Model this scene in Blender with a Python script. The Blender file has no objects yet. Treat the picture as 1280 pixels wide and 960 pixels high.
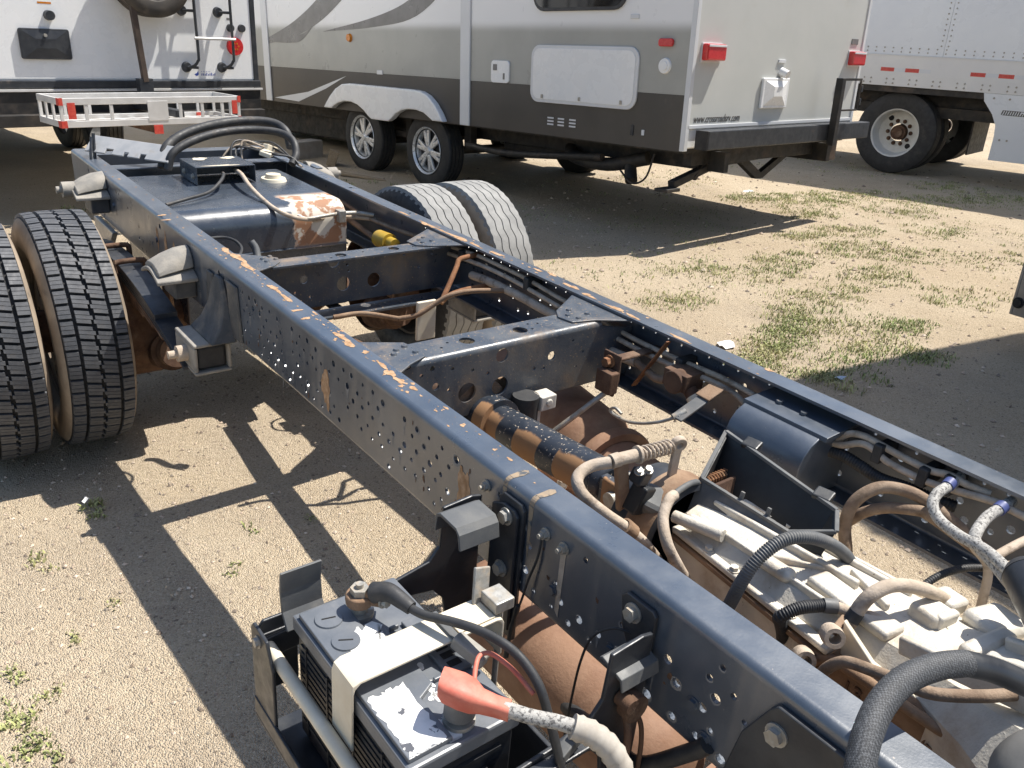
import bpy, bmesh, math, random
from mathutils import Vector, Matrix, Quaternion, noise
from mathutils.geometry import delaunay_2d_cdt
R = math.radians
random.seed(7)
scene = bpy.context.scene
COL = scene.collection
# ------------------------------------------------------------------ camera
cam_d = bpy.data.cameras.new('camera'); cam = bpy.data.objects.new('camera', cam_d); COL.objects.link(cam)
YAW, PITCH, ROLL = R(38.82), R(22.7), R(3.03)
fwd = Vector((math.sin(YAW)*math.cos(PITCH), math.cos(YAW)*math.cos(PITCH), -math.sin(PITCH)))
rgt = Vector((math.cos(YAW), -math.sin(YAW), 0)); upv = rgt.cross(fwd)
r2 = rgt*math.cos(ROLL) + upv*math.sin(ROLL); u2 = upv*math.cos(ROLL) - rgt*math.sin(ROLL)
cam.matrix_world = Matrix(((r2.x, u2.x, -fwd.x, -1.2281), (r2.y, u2.y, -fwd.y, .3979), (r2.z, u2.z, -fwd.z, 1.4353), (0, 0, 0, 1)))
cam_d.sensor_width = 36; cam_d.lens = 1042.36/1280*36; cam_d.clip_start = .02; cam_d.clip_end = 2000
scene.camera = cam
scene.cycles.max_bounces = 6; scene.cycles.diffuse_bounces = 3; scene.cycles.glossy_bounces = 3
scene.render.resolution_x, scene.render.resolution_y = 1024, 768
# ------------------------------------------------------------------ sky, sun, exposure
SUN = Vector((.532, -.11, 1)).normalized()
world = bpy.data.worlds.new('World'); scene.world = world; world.use_nodes = True
nt = world.node_tree; bg = nt.nodes['Background']
sky = nt.nodes.new('ShaderNodeTexSky'); sky.sky_type = 'NISHITA'; sky.sun_disc = False
sky.sun_elevation = math.asin(SUN.z); sky.sun_rotation = math.atan2(SUN.x, SUN.y)
sky.air_density = 1.0; sky.dust_density = 1.2; sky.ozone_density = 1.0
nt.links.new(sky.outputs[0], bg.inputs[0]); bg.inputs[1].default_value = .10
sl = bpy.data.lights.new('sun', 'SUN'); sl.energy = 4.6; sl.angle = R(.53); sl.color = (1, .955, .88)
so = bpy.data.objects.new('sun', sl); COL.objects.link(so); so.rotation_euler = SUN.to_track_quat('Z', 'Y').to_euler(); so.location = (6, -2, 12)
vs = scene.view_settings; vs.view_transform = 'Standard'; vs.look = 'None'; vs.exposure = .72; vs.gamma = 1; vs.use_curve_mapping = False

# ------------------------------------------------------------------ mesh helpers
def basis(d):
    d = Vector(d).normalized(); a = Vector((0, 0, 1)) if abs(d.z) < .9 else Vector((1, 0, 0))
    u = d.cross(a).normalized(); return u, d.cross(u).normalized(), d
def smooth_path(pts, sub=6):
    P = [Vector(p) for p in pts]
    if len(P) < 3: return P
    o = []
    for i in range(len(P)-1):
        p0 = P[i-1] if i else P[0]*2-P[1]; p1, p2 = P[i], P[i+1]; p3 = P[i+2] if i+2 < len(P) else P[-1]*2-P[-2]
        for k in range(sub):
            t = k/sub
            o.append(.5*((2*p1)+(p2-p0)*t+(2*p0-5*p1+4*p2-p3)*t*t+(3*p1-p0-3*p2+p3)*t**3))
    return o+[P[-1]]
class MB:
    def __init__(s): s.v = []; s.f = []
    def add(s, V, F):
        n = len(s.v); s.v += [tuple(p) for p in V]; s.f += [tuple(i+n for i in f) for f in F]; return s
    def bx(s, x0, x1, y0, y1, z0, z1):
        return s.add([(x0,y0,z0),(x1,y0,z0),(x1,y1,z0),(x0,y1,z0),(x0,y0,z1),(x1,y0,z1),(x1,y1,z1),(x0,y1,z1)],
                     [(3,2,1,0),(4,5,6,7),(0,1,5,4),(1,2,6,5),(2,3,7,6),(3,0,4,7)])
    def obox(s, c, size, rot):          # oriented box, rot = euler degrees
        m = Matrix.Rotation(R(rot[2]),3,'Z') @ Matrix.Rotation(R(rot[1]),3,'Y') @ Matrix.Rotation(R(rot[0]),3,'X')
        q = MB().bx(*[k*d/2 for d in size for k in (-1, 1)]); c = Vector(c)
        return s.add([c+m@Vector(p) for p in q.v], q.f)
    def bar(s, a, b, w, h, up=(0,0,1)):  # rectangular bar from a to b
        a, b = Vector(a), Vector(b); d = (b-a).normalized(); u = d.cross(Vector(up)).normalized(); v = u.cross(d)
        V = [p+u*i*w/2+v*j*h/2 for p in (a, b) for i, j in ((-1,-1),(1,-1),(1,1),(-1,1))]
        return s.add(V, [(3,2,1,0),(4,5,6,7),(0,1,5,4),(1,2,6,5),(2,3,7,6),(3,0,4,7)])
    def cyl(s, a, b, r0, r1=None, n=20, cap=True):
        r1 = r0 if r1 is None else r1; a, b = Vector(a), Vector(b); u, v, d = basis(b-a)
        V = [p+(u*math.cos(t)+v*math.sin(t))*r for p, r in ((a, r0), (b, r1)) for t in [2*math.pi*k/n for k in range(n)]]
        F = [(k, (k+1)%n, n+(k+1)%n, n+k) for k in range(n)]
        if cap: F += [tuple(range(n-1, -1, -1)), tuple(range(n, 2*n))]
        return s.add(V, F)
    def tube(s, pts, r, n=10, sub=6, cap=True, rf=None):
        P = smooth_path(pts, sub); N = len(P); u = None; V = []
        for i, p in enumerate(P):
            d = (P[min(i+1, N-1)]-P[max(i-1, 0)]).normalized()
            if u is None: u = basis(d)[0]
            u = (u-d*u.dot(d)).normalized(); w = d.cross(u); rr = rf(i/(N-1)) if rf else r
            V += [p+(u*math.cos(2*math.pi*k/n)+w*math.sin(2*math.pi*k/n))*rr for k in range(n)]
        F = [(i*n+k, i*n+(k+1)%n, (i+1)*n+(k+1)%n, (i+1)*n+k) for i in range(N-1) for k in range(n)]
        if cap: F += [tuple(range(n-1, -1, -1)), tuple(range((N-1)*n, N*n))]
        return s.add(V, F)
    def lathe(s, prof, o, axis, n=32, closed=False, a0=0, a1=2*math.pi):
        u, v, d = basis(axis); o = Vector(o); m = len(prof); full = abs(a1-a0-2*math.pi) < 1e-6; K = n if full else n+1
        V = [o+d*h+(u*math.cos(t)+v*math.sin(t))*r for t in [a0+(a1-a0)*k/n for k in range(K)] for r, h in prof]
        mm = m if closed else m-1
        F = [(k*m+j, k*m+(j+1)%m, ((k+1)%K)*m+(j+1)%m, ((k+1)%K)*m+j) for k in range(n) for j in range(mm)]
        return s.add(V, F)
    def prism(s, poly, o, u, v, t):     # polygon in plane (u,v) extruded by t along u x v
        o, u, v = Vector(o), Vector(u), Vector(v); w = u.cross(v).normalized()*t; n = len(poly)
        V = [o+u*a+v*b for a, b in poly]+[o+u*a+v*b+w for a, b in poly]
        return s.add(V, [tuple(range(n-1, -1, -1)), tuple(range(n, 2*n))]+[(k, (k+1)%n, n+(k+1)%n, n+k) for k in range(n)])
    def plate(s, poly, holes, o, u, v, t, nh=10):   # polygon with round holes (a, b, r), thickness t
        o, u, v = Vector(o), Vector(u), Vector(v); w = u.cross(v).normalized()*t
        P = [Vector(p) for p in poly]; loops = [list(range(len(P)))]
        for a, b, r in holes:
            k0 = len(P); k = nh if r < .015 else 24
            P += [Vector((a+r*math.cos(2*math.pi*i/k), b+r*math.sin(2*math.pi*i/k))) for i in range(k)]; loops.append(list(range(k0, k0+k)))
        E = [(l[i], l[(i+1)%len(l)]) for l in loops for i in range(len(l))]
        vo, _, fo, _, _, _ = delaunay_2d_cdt(P, E, [], 0, 1e-7)
        def inside(q):
            c = False; n = len(poly)
            for i in range(n):
                (x1, y1), (x2, y2) = poly[i], poly[(i+1)%n]
                if (y1 > q.y) != (y2 > q.y) and q.x < (x2-x1)*(q.y-y1)/(y2-y1)+x1: c = not c
            return c
        hs = [(Vector((a, b)), r*r*.97) for a, b, r in holes]; F = []
        for f in fo:
            c = sum((vo[i] for i in f), Vector((0, 0)))/len(f)
            if inside(c) and all((c-h).length_squared > rr for h, rr in hs): F.append(f)
        n = len(vo); V = [o+u*p.x+v*p.y for p in vo]+[o+u*p.x+v*p.y+w for p in vo]
        ec = {}
        for f in F:
            for i in range(len(f)):
                e = (f[i], f[(i+1)%len(f)]); ec[e] = 1
        side = [(b, a, a+n, b+n) for a, b in ec if (b, a) not in ec]
        return s.add(V, [tuple(reversed(f)) for f in F]+[tuple(i+n for i in f) for f in F]+[(q[1], q[0], q[3], q[2]) for q in side])
    def hexb(s, p, d, r, h, stud=0):    # hex bolt head with washer and stud
        p = Vector(p); d = Vector(d).normalized()
        s.cyl(p, p+d*h*.25, r*1.35, n=16); s.cyl(p+d*h*.25, p+d*h, r, n=6)
        if stud: s.cyl(p+d*h, p+d*(h+stud), r*.55, n=10)
        return s
    def chip(s, o, u, v, a, b, seed, n=22, z=.0006):   # ragged flat flake
        rng = random.Random(seed); o, u, v = Vector(o), Vector(u), Vector(v); w = u.cross(v).normalized()*z; V = []
        n = max(n, 14); h = [(rng.uniform(0, 6.28), rng.uniform(.6, 1)) for _ in range(9)]
        for k in range(n):
            t = 2*math.pi*k/n; q = .8+sum(c/(j+2)*.34*math.cos((j+2)*t+p) for j, (p, c) in enumerate(h))+rng.uniform(-.07, .07); q = max(q, .3); V.append(o+w+u*a*math.cos(t)*q+v*b*math.sin(t)*q)
        return s.add(V+[o+w], [(k, (k+1)%n, n) for k in range(n)])
    def build(s, name, mat, parent=None, smooth=40, bev=0, recalc=True):
        me = bpy.data.meshes.new(name); me.from_pydata(s.v, [], s.f); me.validate()
        if recalc:
            bm = bmesh.new(); bm.from_mesh(me); bmesh.ops.recalc_face_normals(bm, faces=bm.faces); bm.to_mesh(me); bm.free()
        if smooth:
            me.polygons.foreach_set('use_smooth', [True]*len(me.polygons)); me.set_sharp_from_angle(angle=R(smooth))
        me.materials.append(mat)
        o = bpy.data.objects.new(name, me); COL.objects.link(o)
        if parent: o.parent = parent
        if bev:
            b = o.modifiers.new('bevel', 'BEVEL'); b.width = bev; b.segments = 2; b.limit_method = 'ANGLE'; b.angle_limit = R(50); b.harden_normals = False
        return o
def thing(name, label, cat, loc=(0,0,0), rot=(0,0,0), group=None):
    o = bpy.data.objects.new(name, None); COL.objects.link(o); o.location = loc; o.rotation_euler = rot; o.empty_display_size = .2
    return tag(o, label, cat, group)
def tag(o, label=None, cat=None, group=None, kind=None):
    for k, v in (('label', label), ('category', cat), ('group', group), ('kind', kind)):
        if v: o[k] = v
    return o
def copy(o, parent, **kw):
    c = o.copy(); COL.objects.link(c); c.parent = parent
    for k, v in kw.items(): setattr(c, k, v)
    return c

# ------------------------------------------------------------------ materials
def mat(name, c, c2=None, sc=8, rough=.55, rv=.2, metal=0, bump=0, bsc=80, dust=None, dt=(.5, .75), dsc=6, speck=None, st=.66, ssc=120, spec=.5, stretch=(1,1,1), island=0, coat=0, mask=None):
    m = bpy.data.materials.new(name); m.use_nodes = True; T = m.node_tree; N, L = T.nodes, T.links; B = N['Principled BSDF']
    tc = N.new('ShaderNodeTexCoord'); mp = N.new('ShaderNodeMapping'); mp.inputs['Scale'].default_value = stretch; L.new(tc.outputs['Object'], mp.inputs[0])
    def tex(s, det=6, off=0):
        n = N.new('ShaderNodeTexNoise'); n.inputs['Scale'].default_value = s; n.inputs['Detail'].default_value = det; n.inputs['Roughness'].default_value = .62; n.inputs['Distortion'].default_value = .25
        if off:
            a = N.new('ShaderNodeVectorMath'); a.operation = 'ADD'; a.inputs[1].default_value = (off, off*.7, off*1.3); L.new(mp.outputs[0], a.inputs[0]); L.new(a.outputs[0], n.inputs['Vector'])
        else: L.new(mp.outputs[0], n.inputs['Vector'])
        return n.outputs['Fac']
    def rng(src, a, b, c0=0, c1=1):
        r = N.new('ShaderNodeMapRange'); r.interpolation_type = 'SMOOTHSTEP'
        for i, x in enumerate((a, b, c0, c1)): r.inputs[i+1].default_value = x
        L.new(src, r.inputs[0]); return r.outputs[0]
    def mix(f, a, b, t='RGBA'):
        x = N.new('ShaderNodeMix'); x.data_type = t; k = 0 if t == 'FLOAT' else 6
        L.new(f, x.inputs[0])
        for i, y in ((k+(2 if t == 'FLOAT' else 0), a), (k+(3 if t == 'FLOAT' else 1), b)):
            if hasattr(y, 'is_linked'): L.new(y, x.inputs[i])
            else: x.inputs[i].default_value = y if t == 'FLOAT' else (*y, 1)
        return x.outputs[0 if t == 'FLOAT' else 2]
    n1 = tex(sc); col = mix(rng(n1, .36, .64), c, c2 or tuple(x*.75 for x in c))
    rg = rng(tex(sc*2.3, 4, 3.1), .3, .7, max(rough-rv/2, .03), min(rough+rv/2, 1)); me = None
    if island:
        g = N.new('ShaderNodeNewGeometry'); h = N.new('ShaderNodeHueSaturation'); L.new(col, h.inputs['Color'])
        L.new(rng(g.outputs['Random Per Island'], 0, 1, 1-island, 1+island), h.inputs['Value']); col = h.outputs[0]
    if speck:
        f = rng(tex(ssc, 3, 9.7), st, st+.05); col = mix(f, col, speck); rg = mix(f, rg, .9, 'FLOAT')
    if dust:
        f = rng(tex(dsc, 8, 5.3), dt[0], dt[1]); col = mix(f, col, dust); rg = mix(f, rg, .92, 'FLOAT'); me = f
    if mask: col, rg = mask(N, L, tc, tex, rng, mix, col, rg)
    L.new(col, B.inputs['Base Color']); L.new(rg, B.inputs['Roughness']); B.inputs['Specular IOR Level'].default_value = spec
    if metal:
        if me: L.new(mix(me, metal, 0., 'FLOAT'), B.inputs['Metallic'])
        else: B.inputs['Metallic'].default_value = metal
    if coat: B.inputs['Coat Weight'].default_value = coat; B.inputs['Coat Roughness'].default_value = .08 if coat >= .5 and spec < .8 else .28
    if bump:
        b = N.new('ShaderNodeBump'); b.inputs['Strength'].default_value = bump; b.inputs['Distance'].default_value = .01; L.new(tex(bsc, 5, 1.9), b.inputs['Height']); L.new(b.outputs[0], B.inputs['Normal'])
    return m
TAN = (.42, .31, .21)
K = {}
def web_mask(N, L, tc, tex, rng, mix, col, rg, sc=(1, 26, 2.2)):   # dusty vertical runs on upright faces
    s = N.new('ShaderNodeMapping'); s.inputs['Scale'].default_value = sc; L.new(tc.outputs['Object'], s.inputs[0])
    n = N.new('ShaderNodeTexNoise'); n.inputs['Scale'].default_value = 1.0; n.inputs['Detail'].default_value = 5; L.new(s.outputs[0], n.inputs['Vector'])
    g = N.new('ShaderNodeNewGeometry'); sn = N.new('ShaderNodeSeparateXYZ'); L.new(g.outputs['Normal'], sn.inputs[0]); ab = N.new('ShaderNodeMath'); ab.operation = 'ABSOLUTE'; L.new(sn.outputs['Z'], ab.inputs[0])
    q = N.new('ShaderNodeMath'); q.operation = 'MULTIPLY'; L.new(rng(n.outputs['Fac'], .5, .8, 0, .45), q.inputs[0]); L.new(rng(ab.outputs[0], .3, .6, 1, 0), q.inputs[1]); f = q.outputs[0]; return mix(f, col, (.2, .18, .16)), mix(f, rg, .8, 'FLOAT')
K['frame'] = mat('frame_paint', (.040, .055, .078), (.068, .085, .110), 5, .36, .2, spec=1.0, coat=.7, bump=.06, bsc=260, dust=(.24, .2, .17), dt=(.60, .95), dsc=9, speck=(.4, .36, .32), st=.72, ssc=150, mask=web_mask)
K['cross'] = mat('crossmember_paint', (.045, .057, .075), (.078, .086, .096), 9, .38, .25, spec=.9, bump=.1, bsc=200, dust=(.25, .17, .10), dt=(.5, .8), dsc=7, speck=(.36, .25, .15), st=.63, ssc=140, mask=lambda *a: web_mask(*a, sc=(26, 1, 2.2)))
K['primer'] = mat('chipped_primer', (.33, .19, .095), (.48, .31, .185), 60, .85, .1, bump=.15, bsc=300)
K['rust'] = mat('rust', (.16, .065, .027), (.27, .12, .05), 22, .85, .15, bump=.25, bsc=150, dust=(.36, .22, .12), dt=(.5, .75), dsc=14)
K['rustd'] = mat('dark_rust', (.07, .035, .02), (.13, .07, .04), 18, .85, .15, bump=.25, bsc=140, dust=(.26, .18, .12), dt=(.5, .8), dsc=9)
K['exhaust'] = mat('exhaust_rust', (.22, .115, .068), (.30, .175, .11), 9, .8, .2, bump=.15, bsc=120, dust=(.42, .27, .16), dt=(.52, .8), dsc=5)
K['alu'] = mat('dusty_cast_aluminium', (.53, .49, .42), (.64, .60, .52), 9, .6, .25, .2, bump=.25, bsc=180, dust=(.40, .31, .22), dt=(.5, .78), dsc=9, speck=(.15, .12, .09), st=.69, ssc=70)
K['cast'] = mat('brown_casting', (.20, .12, .07), (.28, .18, .11), 14, .8, .15, bump=.25, bsc=200, dust=(.40, .30, .21), dt=(.5, .8), dsc=8)
K['tanhose'] = mat('dusty_hose', (.41, .33, .25), (.51, .42, .33), 30, .85, .1, bump=.25, bsc=180, dust=(.17, .125, .09), dt=(.5, .75), dsc=22)
K['brownhose'] = mat('brown_hose', (.22, .15, .10), (.31, .225, .155), 24, .85, .1, bump=.25, bsc=180, dust=(.12, .08, .05), dt=(.5, .75), dsc=20)
K['markpaint'] = mat('tan_mark', (.34, .25, .16), (.24, .19, .14), 30, .85, dust=(.07, .08, .09), dt=(.5, .6), dsc=40)
K['rubber'] = mat('black_rubber', (.022, .023, .025), (.04, .04, .041), 20, .6, .2, bump=.08, bsc=250, dust=(.22, .18, .14), dt=(.58, .9), dsc=9)
K['black'] = mat('black_painted_steel', (.024, .027, .033), (.042, .045, .05), 14, .38, .2, bump=.05, bsc=250, dust=(.2, .16, .12), dt=(.6, .9), dsc=9)
K['plastic'] = mat('black_plastic', (.02, .022, .024), (.032, .034, .036), 14, .42, .2, bump=.05, bsc=300, dust=(.2, .17, .14), dt=(.62, .95), dsc=8)
K['greyplastic'] = mat('dusty_grey_plastic', (.085, .09, .095), (.13, .13, .125), 12, .6, .2, bump=.06, bsc=300, dust=(.26, .23, .2), dt=(.5, .85), dsc=8)
K['zinc'] = mat('zinc_steel', (.42, .41, .38), (.33, .31, .27), 60, .5, .2, .55, bump=.1, bsc=300, dust=(.36, .29, .21), dt=(.45, .75), dsc=40)
K['greybar'] = mat('pale_grey_paint', (.34, .35, .36), (.42, .42, .42), 18, .55, .2, dust=(.3, .26, .21), dt=(.55, .85), dsc=20)
K['ring'] = mat('worn_hole_edge', (.17, .175, .18), (.25, .24, .23), 90, .7)
K['cream'] = mat('cream_coated_steel', (.74, .67, .53), (.66, .58, .44), 12, .45, .15, dust=(.4, .3, .2), dt=(.62, .9), dsc=12)
K['dustframe'] = mat('dusty_frame_paint', (.055, .058, .062), (.10, .097, .092), 12, .6, .2, bump=.12, bsc=160, dust=(.27, .225, .175), dt=(.48, .8), dsc=11)
K['dustgrey'] = mat('dusty_grey_steel', (.24, .225, .2), (.33, .3, .255), 16, .75, .15, bump=.15, bsc=160, dust=(.14, .125, .11), dt=(.55, .8), dsc=14)
K['tread'] = mat('tread_rubber', (.065, .068, .075), (.10, .103, .11), 30, .62, .2, bump=.12, bsc=300, dust=(.23, .2, .17), dt=(.5, .85), dsc=14)
K['side'] = mat('dusty_sidewall', (.24, .19, .14), (.36, .29, .215), 7, .85, .1, bump=.08, bsc=200, dust=(.08, .07, .06), dt=(.6, .8), dsc=6)
K['greytread'] = mat('worn_grey_tread', (.235, .232, .222), (.31, .305, .29), 10, .8, .15, bump=.12, bsc=260, dust=(.16, .15, .14), dt=(.6, .85), dsc=16)
K['groove'] = mat('groove_rubber', (.014, .014, .015), None, 20, .8)
K['rim'] = mat('dusty_rim', (.12, .095, .07), (.2, .155, .115), 9, .8, .15, dust=(.32, .24, .16), dt=(.5, .8), dsc=7)
# ------------------------------------------------------------------ ground
def gh(x, y):
    a = noise.noise(Vector((x*.45, y*.45, 3.3)))*.022+noise.noise(Vector((x*1.9, y*1.9, 8.1)))*.008+noise.noise(Vector((x*6.3, y*6.3, 1.7)))*.0035
    d = max(0, min(1, (14-max(abs(x-3), abs(y-6)))/4)); return a*d-.004
def axis_steps(lo, hi, a, b, fine):
    s = [a]
    while s[-1] < b: s.append(s[-1]+fine)
    st = fine; 
    while s[-1] < hi: st *= 1.35; s.append(s[-1]+st)
    st = fine; pre = []
    x = a
    while x > lo: st *= 1.35; x -= st; pre.append(x)
    return list(reversed(pre))+s
xs = axis_steps(-400, 400, -3, 12, .055); ys = axis_steps(-400, 400, -1, 14, .055)
g = MB(); nx = len(xs)
g.v = [(x, y, gh(x, y)) for y in ys for x in xs]
g.f = [(j*nx+i, j*nx+i+1, (j+1)*nx+i+1, (j+1)*nx+i) for j in range(len(ys)-1) for i in range(nx-1)]
def sand():
    m = bpy.data.materials.new('sandy_soil'); m.use_nodes = True; T = m.node_tree; N, L = T.nodes, T.links; B = N['Principled BSDF']
    tc = N.new('ShaderNodeTexCoord')
    def nz(s, d, o=0):
        n = N.new('ShaderNodeTexNoise'); n.inputs['Scale'].default_value = s; n.inputs['Detail'].default_value = d; n.inputs['Roughness'].default_value = .65
        a = N.new('ShaderNodeVectorMath'); a.operation = 'ADD'; a.inputs[1].default_value = (o, o*2, o); L.new(tc.outputs['Object'], a.inputs[0]); L.new(a.outputs[0], n.inputs['Vector']); return n.outputs['Fac']
    def rng(s, a, b, c=0, d=1):
        r = N.new('ShaderNodeMapRange'); r.interpolation_type = 'SMOOTHSTEP'
        for i, x in enumerate((a, b, c, d)): r.inputs[i+1].default_value = x
        L.new(s, r.inputs[0]); return r.outputs[0]
    def mix(f, a, b):
        x = N.new('ShaderNodeMix'); x.data_type = 'RGBA'; L.new(f, x.inputs[0])
        for i, y in ((6, a), (7, b)):
            if hasattr(y, 'is_linked'): L.new(y, x.inputs[i])
            else: x.inputs[i].default_value = (*y, 1)
        return x.outputs[2]
    v = N.new('ShaderNodeTexVoronoi'); v.inputs['Scale'].default_value = 250; L.new(tc.outputs['Object'], v.inputs['Vector'])
    v2 = N.new('ShaderNodeTexVoronoi'); v2.inputs['Scale'].default_value = 130; L.new(tc.outputs['Object'], v2.inputs['Vector'])
    col = mix(rng(nz(1.1, 8), .35, .65), (.52, .415, .285), (.59, .485, .345))
    col = mix(rng(nz(.6, 6, 7), .52, .68), col, (.455, .37, .27))            # greyer, packed soil
    col = mix(rng(v.outputs['Color'], .55, .95, 0, .6), col, (.70, .60, .46))   # pale grains
    col = mix(rng(v.outputs['Color'], .40, .1, 0, .55), col, (.26, .20, .145))   # dark grains
    col = mix(rng(v2.outputs['Color'], .86, .95, 0, .7), col, (.13, .10, .08))
    col = mix(rng(nz(42, 4, 4), .58, .72, 0, .35), col, (.28, .205, .14))
    L.new(col, B.inputs['Base Color']); B.inputs['Roughness'].default_value = .95; B.inputs['Specular IOR Level'].default_value = .2
    h = N.new('ShaderNodeMath'); h.operation = 'MULTIPLY_ADD'; L.new(v.outputs['Distance'], h.inputs[0]); h.inputs[1].default_value = -.9; L.new(nz(55, 6, 2), h.inputs[2])
    h2 = N.new('ShaderNodeMath'); h2.operation = 'MULTIPLY_ADD'; L.new(nz(11, 5, 5), h2.inputs[0]); h2.inputs[1].default_value = 1.6; L.new(h.outputs[0], h2.inputs[2])
    b = N.new('ShaderNodeBump'); b.inputs['Strength'].default_value = .8; b.inputs['Distance'].default_value = .013; L.new(h2.outputs[0], b.inputs['Height']); L.new(b.outputs[0], B.inputs['Normal'])
    return m
tag(g.build('ground', sand(), smooth=180, recalc=False), kind='structure')
# pebbles and grit nobody could count
OCT = [(1,0,0),(0,1,0),(-1,0,0),(0,-1,0),(0,0,1),(0,0,-1)]; OF = [(0,1,4),(1,2,4),(2,3,4),(3,0,4),(1,0,5),(2,1,5),(3,2,5),(0,3,5)]
def pebbles(n, x0, x1, y0, y1, r0, r1, rng, g):
    for _ in range(n):
        x, y = rng.uniform(x0, x1), rng.uniform(y0, y1); r = r0+(r1-r0)*rng.random()**5; a = rng.uniform(0, 6.28); e = rng.uniform(.6, 1); f = rng.uniform(.45, .8)
        z = gh(x, y)+r*f*.35; ca, sa = math.cos(a), math.sin(a); j = [rng.uniform(.75, 1.2) for _ in range(6)]
        g.add([(x+(p[0]*ca-p[1]*e*sa)*r*k, y+(p[0]*sa+p[1]*e*ca)*r*k, z+p[2]*f*r*k) for p, k in zip(OCT, j)], OF)
rg_ = random.Random(3); pb = MB()
pebbles(16000, -1.6, 1.6, 1.0, 4.4, .0018, .0095, rg_, pb); pebbles(5000, .9, 6, 1.2, 6.5, .004, .016, rg_, pb); pebbles(2500, 3, 11, 3, 9.5, .006, .028, rg_, pb); pebbles(700, -3.5, 3, 4.2, 9, .005, .03, rg_, pb)
K['pebble'] = mat('pebbles', (.36, .27, .2), (.5, .42, .33), 30, .9, .1, island=.5)
tag(pb.build('pebbles', K['pebble'], smooth=0, recalc=False), 'small pebbles and grit scattered over the sandy soil', 'pebbles', kind='stuff')
# grass
def tuft(g, x, y, n, sp, h, rng):
    for _ in range(n):
        a, q = rng.uniform(0, 6.28), sp*math.sqrt(rng.random()); px, py = x+q*math.cos(a), y+q*math.sin(a); z = gh(px, py)
        t = rng.uniform(0, 6.28); L_ = h*rng.uniform(.5, 1.2); w = rng.uniform(.0015, .0038); ln = rng.uniform(.3, 1.1)
        dx, dy = math.cos(t), math.sin(t); ox, oy = -dy*w, dx*w
        m = (px+dx*L_*ln*.4, py+dy*L_*ln*.4, z+L_*.6); e = (px+dx*L_*ln, py+dy*L_*ln, z+L_*rng.uniform(.45, .9))
        g.add([(px-ox,py-oy,z),(px+ox,py+oy,z),(m[0]+ox*.8,m[1]+oy*.8,m[2]),(m[0]-ox*.8,m[1]-oy*.8,m[2]),e], [(0,1,2,3),(3,2,4)])
gr = MB(); rg_ = random.Random(11)
PATCH = [(6.1,5.6,.5,.3,42),(6.7,5.35,.55,.3,40),(7.4,5.3,.7,.35,40),(7.0,4.6,.5,.3,26),(8.0,4.7,.6,.3,30),(5.6,4.3,.4,.2,26),(4.9,3.9,.5,.2,30),(5.2,3.5,.45,.2,26),(4.1,3.9,.35,.16,24),(3.6,3.75,.4,.18,20),
         (4.3,3.3,.5,.2,30),(3.5,3.2,.4,.2,26),(3.0,3.0,.35,.16,30),(2.75,2.85,.3,.14,30),(2.4,2.75,.25,.12,26),(2.1,2.65,.22,.1,24),(3.3,2.6,.35,.15,28),(2.9,2.4,.4,.2,34),(2.3,2.35,.3,.15,26),(4.4,2.7,.4,.2,16),
         (3.2,4.1,.4,.16,16),(2.6,3.6,.3,.14,16),(5.9,4.9,.4,.2,26),(5.0,4.35,.3,.12,18),(8.8,4.5,.6,.3,30),(9.2,5.2,.6,.3,26),(6.4,3.9,.45,.2,20),(5.7,3.1,.5,.2,14),(2.4,5.2,.2,.1,14),(1.4,6.9,1.1,.5,22),(.7,7.4,.9,.5,18),(2.2,7.9,.9,.4,18)]
for x, y, rx, ry, n in PATCH:
    for _ in range(n*2):
        a, q = rg_.uniform(0, 6.28), rg_.random()**.7; tuft(gr, x+rx*q*math.cos(a), y+ry*q*math.sin(a)*1.3, rg_.randint(10, 22), .07, rg_.uniform(.012, .038), rg_)
for _ in range(1500):
    x, y = rg_.uniform(2.2, 10), rg_.uniform(2.4, 7.5)
    if noise.noise(Vector((x*.8, y*.8, 5))) > .05: tuft(gr, x, y, rg_.randint(4, 10), .08, rg_.uniform(.01, .03), rg_)
for x, y, n, q, h in ((-1.16,2.14,9,.05,.018),(-1.19,2.06,10,.06,.02),(-1.14,2.02,9,.05,.018),(-1.21,2.16,9,.06,.02),(-1.15,2.30,6,.03,.018),(-1.11,2.20,6,.03,.016),(-1.02,2.36,5,.02,.014),(-1.02,2.79,5,.03,.02),(-.99,2.72,3,.02,.012),(-.84,2.99,7,.035,.03),(-.83,2.93,6,.03,.025),(-.47,2.6,3,.02,.014),(-.46,2.2,4,.02,.014),(-.3,2.55,3,.02,.012),(-.9,2.45,3,.02,.012),(-.58,2.42,4,.025,.014)):
    for k in range(n): tuft(gr, x+rg_.gauss(0, q*.6), y+rg_.gauss(0, q*.6), 7, .018, h*rg_.uniform(.6, 1.2), rg_)
K['grass'] = mat('grass', (.24, .28, .10), (.38, .36, .17), 2.5, .6, .1, island=.45, spec=.3)
tag(gr.build('grass', K['grass'], smooth=0, recalc=False), 'low green and yellowing grass growing in patches on the soil', 'grass', kind='stuff')
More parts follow.
